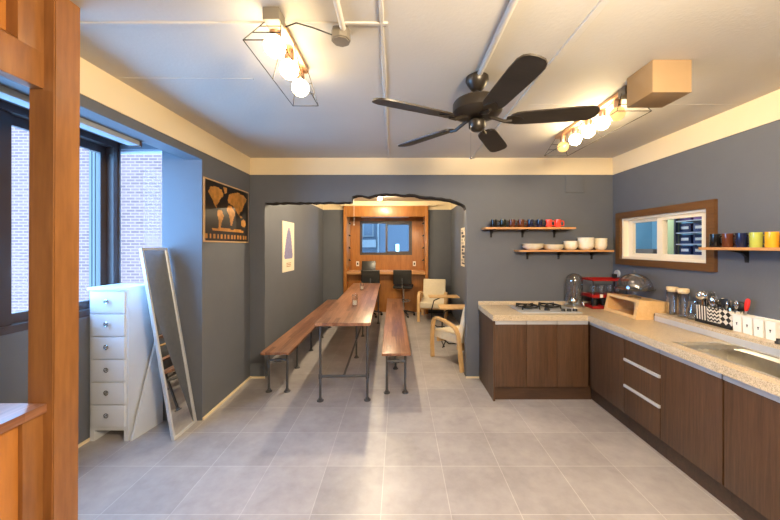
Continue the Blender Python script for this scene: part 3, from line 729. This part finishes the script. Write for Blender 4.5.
# ------------------------------------------------------------------ wall shelves and crockery
def wall_shelf(label, x0, x1, y0, y1, z, brs, side='back'):
    t = thing('wall_shelf', label, 'shelf', ((x0+x1)/2, (y0+y1)/2, z-0.02))
    B(x0, x1, y0, y1, z-0.02, z, bev=0.002).build('board', M['shelf'], t, world=True)
    for b in brs:
        mb = MB()
        if side == 'back':
            P = [(y1, z-0.02), (y0+0.04, z-0.02), (y0+0.04, z-0.026), (y1-0.05, z-0.045), (y1-0.012, z-0.07), (y1-0.008, z-0.11), (y1, z-0.11)]
            mb.prism(P, 'x', b-0.011, b+0.011)
        else:
            P = [(x1, z-0.02), (x0+0.03, z-0.02), (x0+0.03, z-0.026), (x1-0.04, z-0.045), (x1-0.012, z-0.07), (x1-0.008, z-0.11), (x1, z-0.11)]
            mb.prism(P, 'y', b-0.011, b+0.011)
        mb.build('bracket', M['blackmetal'], t, world=True)
wall_shelf('upper wall shelf on the back wall holding eight mugs', 0.965, 1.975, 3.556, YB, 1.76, (1.08, 1.447, 1.82))
wall_shelf('lower wall shelf on the back wall holding white bowls', 1.345, 2.40, 3.556, YB, 1.505, (1.505, 1.87, 2.257))
wall_shelf('wall shelf of coloured mugs on the right wall beside the window', 2.352, XR, 1.35, 2.505, 1.54, (2.30, 1.62), 'right')
def mug(label, mat, x, y, z, rz, r=0.034, h=0.092):
    t = thing('mug', label, 'mug', (x, y, z+0.0005), rz)
    MB().lathe([(0, 0), (r*0.92, 0), (r, 0.006), (r, h), (r-0.004, h), (r-0.005, 0.008), (0, 0.007)], seg=24).build('body', M[mat], t)
    MB().tube(arc([(r-0.003, 0, h*0.8), (r+0.03, 0, h*0.82), (r+0.03, 0, h*0.2), (r-0.003, 0, h*0.24)], 4), 0.0055, 8).build('handle', M[mat], t)
MUGS = [('mug_black', 'black mug at the left end of the upper back-wall shelf'), ('mug_green_black', 'dark green-black mug, second from the left on the upper back-wall shelf'),
        ('mug_brown', 'brown mug, third from the left on the upper back-wall shelf'), ('mug_brown', 'brown mug, fourth from the left on the upper back-wall shelf'),
        ('mug_navy', 'navy mug, fifth from the left on the upper back-wall shelf'), ('mug_navy', 'navy mug beside the coral mugs on the upper back-wall shelf'),
        ('mug_coral', 'coral red mug beside the navy mug on the upper back-wall shelf'), ('mug_coral', 'coral red mug at the right end of the upper back-wall shelf')]
for i, (m, l) in enumerate(MUGS): mug(l, m, 1.085+i*0.1045, 3.65, 1.76, -0.25)
M2 = [('mug_black', 'black mug at the far end of the right-wall shelf'), ('mug_brown', 'dark brown mug on the right-wall shelf between black and navy mugs'), ('mug_navy', 'navy mug beside the lime green mug on the right-wall shelf'),
      ('mug_lime', 'lime green mug on the right-wall shelf'), ('mug_yellow', 'yellow mug on the right-wall shelf'), ('mug_orange', 'orange mug on the right-wall shelf at the photo edge')]
for i, (m, l) in enumerate(M2): mug(l, m, 2.43, 2.452-i*0.0935, 1.54, -0.85, 0.0325, 0.102)
def bowl_prof(r, h, foot):
    return [(0, 0.004), (foot*0.9, 0.004), (foot, 0), (foot+0.006, 0.004), (r*0.9, h*0.55), (r, h), (r-0.003, h+0.001), (r*0.86, h*0.58), (foot, 0.010), (0, 0.009)]
def deep_prof(r, h):
    return [(0, 0.003), (r*0.5, 0.003), (r*0.55, 0), (r*0.82, h*0.22), (r*0.96, h*0.6), (r, h), (r-0.003, h+0.001), (r*0.91, h*0.6), (r*0.76, h*0.26), (r*0.45, 0.008), (0, 0.008)]
def stack(what, where, x, n, step, prof, grp, r):
    for k in range(n):
        pos = 'top' if k == n-1 else ('bottom' if k == 0 else ('second from the top' if k == n-2 else 'second from the bottom'))
        o = MB().lathe(prof, seg=32).build(what[0], M['ceramic'])
        o.location = (x, 3.65, 1.5055+k*step)
        tag(o, f'{what[1]}, {pos} of {where}', what[2], grp)
stack(('shallow_bowl', 'cream wide shallow bowl', 'bowl'), 'the stack at the lower shelf left end', 1.53, 2, 0.022, bowl_prof(0.118, 0.048, 0.06), 'wide bowls on the lower shelf', 0.118)
stack(('plate', 'cream deep plate', 'plate'), 'the second stack from the left', 1.766, 3, 0.013, bowl_prof(0.112, 0.035, 0.075), 'plates on the lower shelf', 0.112)
stack(('bowl', 'cream small bowl', 'bowl'), 'the low bowl stack in the shelf middle', 1.962, 3, 0.024, deep_prof(0.073, 0.052), 'small bowls on the lower shelf', 0.073)
stack(('bowl', 'cream large bowl', 'bowl'), 'the widest tall bowl stack', 2.135, 4, 0.027, deep_prof(0.086, 0.058), 'large bowls on the lower shelf', 0.086)
stack(('bowl', 'cream narrow deep bowl', 'bowl'), 'the stack nearest the window', 2.305, 3, 0.030, deep_prof(0.068, 0.072), 'deep bowls on the lower shelf', 0.068)

# ------------------------------------------------------------------ things on the worktop
WT = 0.8655
t = thing('glass_dispenser', 'tall clear glass dispenser with a domed top and silver tap beside the hob', 'dispenser', (1.985, 3.615, WT))
MB().lathe([(0, 0), (0.1, 0), (0.1, 0.012), (0.092, 0.02), (0, 0.02)], seg=28).build('base', M['steel'], t)
pr = [(0.088, 0.02)]+[(0.088, 0.29)]+[(0.088*math.cos(a*PI/16), 0.29+0.088*math.sin(a*PI/16)) for a in range(1, 8)]+[(0, 0.378)]
MB().lathe(pr+[(0, 0.374)]+[(0.084*math.cos(a*PI/16), 0.29+0.084*math.sin(a*PI/16)) for a in range(7, 0, -1)]+[(0.084, 0.29), (0.084, 0.02)], seg=28).build('glass_dome', M['clear'], t)
MB().cyl((0, 0, 0.02), (0, 0, 0.33), 0.012).build('inner_rod', M['chrome'], t)
MB().ball((-0.03, -0.04, 0.075), 0.045).build('silver_ball', M['chrome'], t)
MB().tube([(0.03, -0.075, 0.06), (0.03, -0.13, 0.06), (0.03, -0.135, 0.035)], 0.011).build('tap', M['chrome'], t)
t = thing('cup_rack', 'red two-tier cup rack in the worktop corner', 'rack', (2.295, 3.57, WT))
B(-0.195, 0.195, -0.11, 0.11, 0, 0.03, bev=0.008).build('base_tray', M['red'], t)
B(-0.195, 0.195, -0.11, 0.11, 0.12, 0.155, bev=0.008).build('middle_tray', M['red'], t)
MB().grid([-0.2, -0.18, 0.18, 0.2], [-0.115, -0.095, 0.095, 0.115], {(1, 1)}, 'z', 0.305, 0.325).build('top_rail', M['red'], t, smooth=False)
for x in (-0.185, 0.185):
    for y in (-0.1, 0.1): MB().cyl((x, y, 0.02), (x, y, 0.31), 0.006).build('post', M['blackmetal'], t)
for x, z in ((-0.1, 0.125), (0.03, 0.105)): B(x-0.016, x+0.016, -0.115, -0.111, z, z+0.035).build('paper_tag', M['white'], t)
GL = ['at the left end', 'second from the left', 'third from the left', 'at the right end']
for k in range(4):
    o = MB().lathe([(0, 0), (0.028, 0), (0.034, 0.09), (0.031, 0.09), (0.026, 0.005), (0, 0.005)], seg=18).build('drinking_glass', M['clear'])
    o.location = (2.16+k*0.09, 3.55, WT+0.161); tag(o, f'clear drinking glass on the red rack, {GL[k]}', 'glass', 'glasses on the red rack')
for k in range(3):
    o = MB().lathe([(0, 0), (0.035, 0), (0.038, 0.07), (0.035, 0.07), (0.031, 0.006), (0, 0.006)], seg=18).build('cup', M['blackmetal'])
    o.location = (2.17+k*0.1, 3.54, WT+0.031); tag(o, f'small dark cup on the lower tier of the red rack, {["left one", "middle one", "right one"][k]}', 'cup', 'dark cups in the red rack')
t = thing('wall_socket', 'round silver socket with black plug on the right wall by the corner', 'socket', (XR, 3.66, 1.235))
MB().cyl((0, 0, 0), (-0.02, 0, 0), 0.042, 0.038, 20).build('plate', M['alu'], t)
B(-0.06, -0.02, -0.02, 0.02, -0.05, -0.005, bev=0.006).build('plug', M['black'], t)
# bread box
t = thing('bread_box', 'light wooden bread box with a slanted glass front on the worktop', 'bread box', (2.35, 3.18, WT))
bx0, bx1, by0, by1 = 2.19, 2.503, 2.955, 3.41
prof = [(bx0+0.012, WT), (bx0+0.052, 1.046), (bx1, 1.028), (bx1, WT)]
for y0 in (by0, by1-0.016): MB().prism(prof, 'y', y0, y0+0.016).build('side_panel', M['lightwood'], t, world=True)
MB().prism([(bx0+0.052, 1.046), (bx1, 1.028), (bx1, 1.016), (bx0+0.05, 1.034)], 'y', by0+0.016, by1-0.016).build('top_panel', M['lightwood'], t, world=True)
B(bx0+0.014, bx1, by0+0.016, by1-0.016, WT, WT+0.012).build('bottom_panel', M['lightwood'], t, world=True)
B(bx1-0.01, bx1, by0+0.016, by1-0.016, WT+0.012, 1.016).build('back_panel', M['lightwood'], t, world=True)
dv = Vector((0.040, 0, 1.046-WT)); ln = dv.length; dv.normalize(); nv = Vector((-dv.z, 0, dv.x))
DM = Matrix(((0, dv.x, nv.x, bx0+0.012), (1, 0, 0, by0), (0, dv.z, nv.z, WT), (0, 0, 0, 1)))
wd = by1-by0
d = MB().grid([0, 0.035, wd-0.035, wd], [0, 0.032, ln-0.028, ln], {(1, 1)}, 'z', 0.0005, 0.013).xf(DM).build('door', M['lightwood'], t, world=True, smooth=False)
B(0.033, wd-0.033, 0.030, ln-0.026, 0.004, 0.007).xf(DM).build('pane', M['glass'], d, world=True, smooth=False)
tag(B(2.31, 2.40, 3.03, 3.12, WT+0.0125, WT+0.09, bev=0.003).build('paper_packet', M['white']), 'white packet inside the wooden bread box', 'packet')
t = thing('cake_stand', 'glass cake stand with a domed lid on top of the bread box', 'cake stand', (2.325, 3.15, 1.0395))
MB().lathe([(0, 0), (0.055, 0), (0.05, 0.008), (0.015, 0.02), (0.013, 0.05), (0.02, 0.075), (0.03, 0.083), (0.0, 0.084)], seg=24).build('stem', M['clear'], t)
MB().lathe([(0, 0.0845), (0.165, 0.0845), (0.17, 0.095), (0.165, 0.096), (0.16, 0.092), (0, 0.092)], seg=32).build('plate', M['clear'], t)
o_ = [(0.15*math.cos(a*PI/20)**0.9, 0.097+0.14*math.sin(a*PI/20)) for a in range(0, 10)]
MB().lathe(o_+[(0, 0.2375), (0, 0.2345)]+[(max(0, r-0.003), z-0.002) for r, z in o_[::-1][:-1]]+[(0.147, 0.097)], seg=32).build('dome', M['clear'], t)
MB().lathe([(0, 0.2375), (0.008, 0.24), (0.016, 0.252), (0.012, 0.265), (0, 0.27)], seg=16).build('knob', M['clear'], t)
# ledge items
LG = 0.9385
def canister(label, y, h):
    t = thing('storage_jar', label, 'jar', (2.45, y, LG))
    MB().lathe([(0, 0), (0.038, 0), (0.041, 0.006), (0.041, h), (0.038, h), (0.037, 0.008), (0, 0.007)], seg=24).build('glass', M['clear'], t)
    MB().lathe([(0, h-0.012), (0.036, h-0.012), (0.036, h), (0.043, h+0.0005), (0.043, h+0.026), (0.040, h+0.03), (0, h+0.03)], seg=24).build('lid', M['cork'], t)
canister('tall glass jar with cork lid nearest the bread box', 2.86, 0.215)
canister('tall glass jar with cork lid beside the round glass jug', 2.752, 0.215)
t = thing('glass_jug', 'round clear glass jug between cork-lidded jar and striped utensil cup', 'jug', (2.452, 2.66, LG))
MB().lathe([(0, 0), (0.035, 0), (0.048, 0.03), (0.048, 0.07), (0.028, 0.12), (0.034, 0.15), (0.031, 0.15), (0.025, 0.12), (0.045, 0.07), (0.045, 0.03), (0.03, 0.005), (0, 0.005)], seg=24).build('body', M['clear'], t)
MB().tube(arc([(-0.03, 0, 0.13), (-0.075, 0, 0.125), (-0.075, 0, 0.05), (-0.044, 0, 0.045)], 4), 0.005).build('handle', M['clear'], t)
CUPY = (2.550, 2.460, 2.366)
t = thing('utensil_tray', 'low black tray under the three patterned utensil cups', 'tray', (2.462, 2.460, LG))
MB().grid([-0.048, -0.045, 0.045, 0.048], [-0.142, -0.139, 0.139, 0.142], {(1, 1)}, 'z', 0.0, 0.025).build('rim', M['black'], t, smooth=False)
B(-0.045, 0.045, -0.139, 0.139, 0.0, 0.004).build('base', M['black'], t)
def hollow(w, d, h, th=0.003, taper=0.0):
    mb = MB()
    def q(a, b, z): return [mb.bm.verts.new(p) for p in ((-a, -b, z), (a, -b, z), (a, b, z), (-a, b, z))]
    A = q(w/2-taper, d/2-taper, 0); Bq = q(w/2, d/2, h); C = q(w/2-th, d/2-th, h); D = q(w/2-taper-th, d/2-taper-th, th)
    mb.bm.faces.new(A[::-1]); mb.bridge(A, Bq); mb.bridge(Bq, C); mb.bridge(C, D); mb.bm.faces.new(D); return mb
for y, p, l in zip(CUPY, ('stripe', 'chevron', 'diamond'), ('vertically striped', 'chevron patterned', 'diamond patterned')):
    o = hollow(0.085, 0.091, 0.13, 0.003, 0.003).build('utensil_cup', M['cup_'+p], smooth=False); o.location = (2.462, y, LG+0.0045)
    tag(o, f'{l} black and white cup of utensils', 'cup', 'patterned utensil cups')
def utensil(kind, cup, x, y, tx, ty, ln, mat='chrome', cupname='striped'):
    t = thing(kind, f'{"black" if mat == "black" else "steel"} {kind.replace("_", " ")} standing in the {cupname} utensil cup', kind.split('_')[-1], (x, y, LG+0.009), 0, f'{"black" if mat == "black" else "steel"} {kind.replace("_", " ")}s in the {cupname} cup')
    d = Vector((tx, ty, ln)); L2 = d.length; d.normalize(); q = d.to_track_quat('Z', 'Y').to_matrix().to_4x4()
    MB().tube([(0, 0, 0.004), (0, 0, L2*0.72)], 0.0035, 6).xf(q).build('handle', M[mat], t)
    if kind == 'ladle': MB().ball((0, 0, L2*0.86), 0.036, 16, 10, (0.5, 1, 1)).xf(q).build('bowl', M[mat], t)
    elif kind == 'spoon': MB().ball((0, 0, L2*0.85), 0.02, 14, 8, (0.25, 1, 1.8)).xf(q).build('bowl', M[mat], t)
    elif kind == 'fork':
        mb = MB().box(-0.0015, 0.0015, -0.012, 0.012, L2*0.7, L2*0.8)
        for k in range(4): mb.box(-0.0015, 0.0015, -0.012+k*0.0069, -0.0087+k*0.0069, L2*0.79, L2)
        mb.xf(q).build('tines', M[mat], t)
    else: B(-0.003, 0.003, -0.025, 0.025, L2*0.7, L2, bev=0.002).xf(q).build('blade', M[mat], t)
rr = random.Random(3)
for ci, (cy, cn) in enumerate(zip(CUPY, ('striped', 'chevron', 'diamond'))):
    kinds = [('spatula', 'black'), ('ladle', 'chrome'), ('ladle', 'chrome'), ('spoon', 'chrome'), ('fork', 'chrome')] if ci == 0 else \
            ([('ladle', 'chrome'), ('spoon', 'chrome'), ('spoon', 'chrome'), ('fork', 'chrome'), ('spoon', 'chrome')] if ci == 1 else
             [('spatula', 'black'), ('spoon', 'chrome'), ('spoon', 'chrome'), ('ladle', 'black'), ('fork', 'chrome')])
    for i, (kd, m_) in enumerate(kinds):
        a = i*2*PI/5+ci; px, py = 0.018*math.cos(a), 0.018*math.sin(a)
        ln = (0.245 if ci == 0 else 0.215 if ci == 1 else 0.195)*rr.uniform(0.9, 1.05)
        ty = 0.035*math.sin(a)
        if ci == 0 and i == 0: ty = 0.055; py = 0.005
        if ci == 2 and i == 3: ty = -0.045; py = -0.005
        utensil(kd, ci, 2.462+px*0.6, cy+py*0.6, 0.02*math.cos(a), ty, ln, m_, cn)
for i, y in enumerate((2.284, 2.216, 2.148, 2.078)):
    t = thing('white_container', 'open white container with a small black mark, ' + ['holding red scissors', 'second from the diamond cup', 'third from the utensil cups', 'last at the right edge of the photo'][i], 'container', (2.462, y, LG), 0, 'white containers on the ledge')
    w = 0.06
    hollow(0.09, w, 0.12, 0.003, 0.003).build('body', M['white'], t, smooth=False)
    MB().grid([-0.047, -0.042, 0.042, 0.047], [-w/2-0.002, -w/2+0.003, w/2-0.003, w/2+0.002], {(1, 1)}, 'z', 0.112, 0.121).build('rim', M['white'], t, smooth=False)
    MB().prism([(-0.005, 0.066), (0.005, 0.066), (0.005, 0.061), (0.002, 0.058), (0.002, 0.048), (-0.002, 0.048), (-0.002, 0.058), (-0.005, 0.061)], 'x', -0.0455, -0.0425).build('printed_mark', M['black'], t)
t = thing('scissors', 'red-handled scissors standing in a white container', 'scissors', (2.466, 2.290, LG+0.005))
for s in (-1, 1):
    MB().tube([(0, s*0.007+0.008*math.cos(q*PI/8), 0.19+0.042*math.sin(q*PI/8)) for q in range(16)], 0.006, 8, True).xf(Matrix.Rotation(s*0.05+0.16, 4, 'X')).build('handle', M['scissor_red'], t)
    B(-0.001+s*0.001, 0.001+s*0.001, -0.006, 0.006, 0.004, 0.19).xf(Matrix.Rotation(-s*0.02+0.16, 4, 'X')).build('blade', M['steel'], t)
o = MB().lathe([(0, 0), (0.018, 0), (0.018, 0.012), (0.012, 0.02), (0.012, 0.032), (0, 0.034)], seg=16).build('stopper', M['black']); o.location = (2.372, 1.992, LG)
tag(o, 'small black stopper at the ledge front by the right edge of the photo', 'stopper')

# ------------------------------------------------------------------ wall plate and ceiling things
tag(B(1.955, 2.165, YB-0.012, YB, 2.175, 2.365, bev=0.003).build('access_plate', M['wall']), 'square grey access plate high on the back wall', 'plate')
tag(B(1.405, 1.622, 1.767, 1.968, 1.55+0.852, CZ, bev=0.003).build('ceiling_box', M['card']), 'plain beige box fixed to the ceiling beside the right lamp', 'box')
t = thing('ceiling_fan', 'black five-blade ceiling fan', 'fan', (0.476, 1.945, CZ))
MB().lathe([(0, 0), (0.058, 0), (0.068, -0.008), (0.069, -0.028), (0.058, -0.05), (0.036, -0.08), (0.02, -0.09), (0, -0.09)], seg=28).build('canopy', M['fan'], t)
MB().cyl((0, 0, -0.08), (0, 0, -0.16), 0.013).build('downrod', M['fan'], t)
MB().lathe([(0, -0.135), (0.025, -0.135), (0.03, -0.148), (0.115, -0.150), (0.138, -0.156), (0.147, -0.17), (0.148, -0.22), (0.135, -0.235), (0.10, -0.25), (0.06, -0.258), (0, -0.26)], seg=36).build('motor_housing', M['fan'], t)
MB().lathe([(0, -0.255), (0.035, -0.258), (0.05, -0.275), (0.05, -0.312), (0.04, -0.325), (0.02, -0.335), (0, -0.336)], seg=28).build('switch_housing', M['fan'], t)
MB().cyl((-0.045, -0.03, -0.31), (-0.045, -0.03, -0.50), 0.0018, seg=6).ball((-0.045, -0.03, -0.505), 0.008, 10, 6).build('pull_chain', M['chrome'], t)
for k in range(5):
    a = math.radians(-83+72*k)
    R = Matrix.Rotation(a, 4, 'Z') @ Matrix.Translation((0, 0, -0.272)) @ Matrix.Rotation(math.radians(-12), 4, 'X')
    pts = []; W = [(0.185, 0), (0.189, 0.022), (0.202, 0.043), (0.225, 0.056), (0.26, 0.061), (0.55, 0.068), (0.62, 0.066), (0.65, 0.055), (0.668, 0.035), (0.674, 0.0)]
    pts = W+[(x, -w) for x, w in W[::-1][1:-1]]
    mb = MB().prism(pts, 'z', -0.004, 0.004); b_ = mb.xf(R).build('blade', M['blade'], t)
    MB().tube([Matrix.Rotation(a, 4, 'Z') @ Vector(p) for p in ((0.07, 0, -0.25), (0.11, 0, -0.265), (0.16, 0, -0.285), (0.2, 0, -0.282))], 0.011).build('blade_arm', M['fan'], t)
    MB().prism([(0.17, -0.03), (0.21, -0.042), (0.25, -0.02), (0.27, 0), (0.25, 0.02), (0.21, 0.042), (0.17, 0.03)], 'z', -0.009, -0.004).xf(R).build('blade_bracket', M['fan'], t)
def cage_light(label, x, y0, y1, bulbs, cy0, cy1, hw_top, hw_bot, zb, bx, dim=(), bm_='bulb'):
    t = thing('cage_light', label, 'ceiling light', (x, (y0+y1)/2, CZ))
    B(x-0.036, x+0.036, y0, y0+0.07, CZ-0.055, CZ, bev=0.003).build('mount_box', M['fixture'], t, world=True)
    B(x-0.028, x+0.028, y0+0.07, y1, CZ-0.028, CZ-0.002, bev=0.003).build('bar', M['brass'], t, world=True)
    for k, y in enumerate(bulbs):
        MB().lathe([(0, 0), (0.024, 0), (0.024, -0.03), (0.019, -0.05), (0, -0.05)], (bx, y, CZ-0.028), 16).build('lamp_socket', M['brass'], t, world=True)
        MB().ball((bx, y, 2.463), 0.048, 24, 14).build('globe_bulb', M['bulb_dim' if k in dim else bm_], t, world=True)
    zt = CZ-0.028; r = 0.0022
    lerp = lambda f: (hw_top+(hw_bot-hw_top)*f, zt+(zb-zt)*f)
    mb = MB()
    for s in (-1, 1):
        mb.tube([(x+s*hw_bot, cy0, zb), (x+s*hw_bot, cy1, zb)], r, 6)
        for y in (cy0, (cy0+cy1)/2, cy1): mb.tube([(x+s*hw_top, max(y0+0.04, min(y1-0.03, y)), zt), (x+s*hw_bot, y, zb)], r, 6)
    for y in (cy0, cy1):
        yt = max(y0+0.04, min(y1-0.03, y))
        for f in (0.35, 0.65, 1.0):
            w, z = lerp(f); yy = yt+(y-yt)*f
            mb.tube([(x-w, yy, z), (x+w, yy, z)], r, 6)
    mb.build('wire_cage', M['blackmetal'], t, world=True)
    return t
cage_light('caged three-bulb ceiling light at the left', -0.553, 1.375, 1.86, (1.46, 1.65, 1.84), 1.285, 1.89, 0.03, 0.075, 2.38, -0.568, (), 'bulb_soft')
cage_light('caged five-bulb ceiling light at the right beside the beige box', 1.49, 2.05, 3.0, (2.208, 2.373, 2.547, 2.734, 2.94), 2.02, 3.03, 0.03, 0.11, 2.405, 1.512, (0, 4))
t = thing('junction_box', 'grey octagonal junction box on the ceiling beside the left lamp', 'junction box', (-0.278, 1.53, CZ))
MB().cyl((0, 0, 0), (0, 0, -0.05), 0.046, 0.046, 8).build('box', M['fixture'], t)
MB().cyl((0, 0, -0.05), (0, 0, -0.055), 0.040, 0.040, 8).build('cover', M['fixture'], t)
tag(MB().tube([(-0.262, 1.49, CZ-0.016), (-0.255, 0.6, CZ-0.016), (-0.25, -2.2, CZ-0.016)], 0.014, 10).build('conduit', M['ceiling']), 'white conduit running from the ceiling junction box', 'conduit')
tag(MB().tube([(0.478, 1.885, CZ-0.014), (0.478, -2.2, CZ-0.014)], 0.016, 10).build('conduit', M['ceiling']), 'white conduit running from the ceiling fan', 'conduit')
tag(MB().tube([(-0.52, 1.46, CZ-0.03), (-0.47, 1.46, CZ-0.012), (-0.40, 1.48, CZ-0.02), (-0.318, 1.515, CZ-0.03)], 0.0035, 6).build('cable', M['black']), 'thin black cable between left lamp and junction box', 'cable')
M['hidden_fill'] = emit('hidden_fill_bulb', (1.0, 0.82, 0.55, 1), 2000)  # extra bright emission for the added fill bulb behind the opening
def spot(label, x, y, m='spot'):
    t = thing('spotlight', label, 'ceiling light', (x, y, CZ))
    MB().lathe([(0, 0), (0.04, 0), (0.04, -0.02), (0, -0.02)], seg=20).build('base', M['white'], t)
    MB().cyl((0, 0, -0.02), (0, 0, -0.045), 0.012).build('stem', M['white'], t)
    MB().ball((0, 0, -0.082), 0.04).build('bulb', M[m], t)
spot('bare lit bulb on the ceiling before the desk alcove', -0.385, 6.40)
spot('added fill bulb, hidden on the back room ceiling above the long table', -0.35, 4.75, 'hidden_fill')  # unseen bulb, added to brighten the back room

# ------------------------------------------------------------------ lights and camera
def lamp(name, loc, power, color, size=0.08):
    l = bpy.data.lights.new(name, 'POINT'); l.energy = power; l.color = color; l.shadow_soft_size = size
    o = bpy.data.objects.new(name, l); o.location = loc; COL.objects.link(o); return o
WARM = (1.0, 0.80, 0.54)
lamp('fill_light_near', (0.75, 0.2, 2.25), 250, WARM, 0.15)  # added fill light out of view above the camera, no fixture
lamp('fill_light_rear', (1.5, -1.5, 2.40), 80, WARM, 0.15)  # second added fill, unseen behind the camera
lamp('neighbour_room_fill', (2.85, 4.7, 2.4), 130, (0.9, 0.97, 1.0), 0.1)  # unseen light added to brighten the room beyond the hatch
w = bpy.data.worlds.new('sky'); SC.world = w; w.use_nodes = True
bg = w.node_tree.nodes['Background']; bg.inputs['Color'].default_value = (0.22, 0.52, 1.0, 1); bg.inputs['Strength'].default_value = 16.0

cam = bpy.data.cameras.new('camera'); co = bpy.data.objects.new('camera', cam); COL.objects.link(co)
co.location = (0, 0, 1.55); co.rotation_euler = (PI/2, 0, 0)
cam.sensor_fit = 'HORIZONTAL'; cam.sensor_width = 36; cam.lens = 319/780*36; cam.clip_start = 0.05
cam.shift_x = -9/780; cam.shift_y = -14/780
SC.camera = co
SC.view_settings.view_transform = 'Standard'; SC.view_settings.look = 'None'; SC.view_settings.gamma = 1; SC.view_settings.use_curve_mapping = False
SC.view_settings.exposure = 0.32
c = SC.cycles
c.use_denoising = True; c.max_bounces = 10; c.diffuse_bounces = 5; c.glossy_bounces = 4; c.transparent_max_bounces = 24
c.caustics_reflective = False; c.caustics_refractive = False; c.sample_clamp_indirect = 8
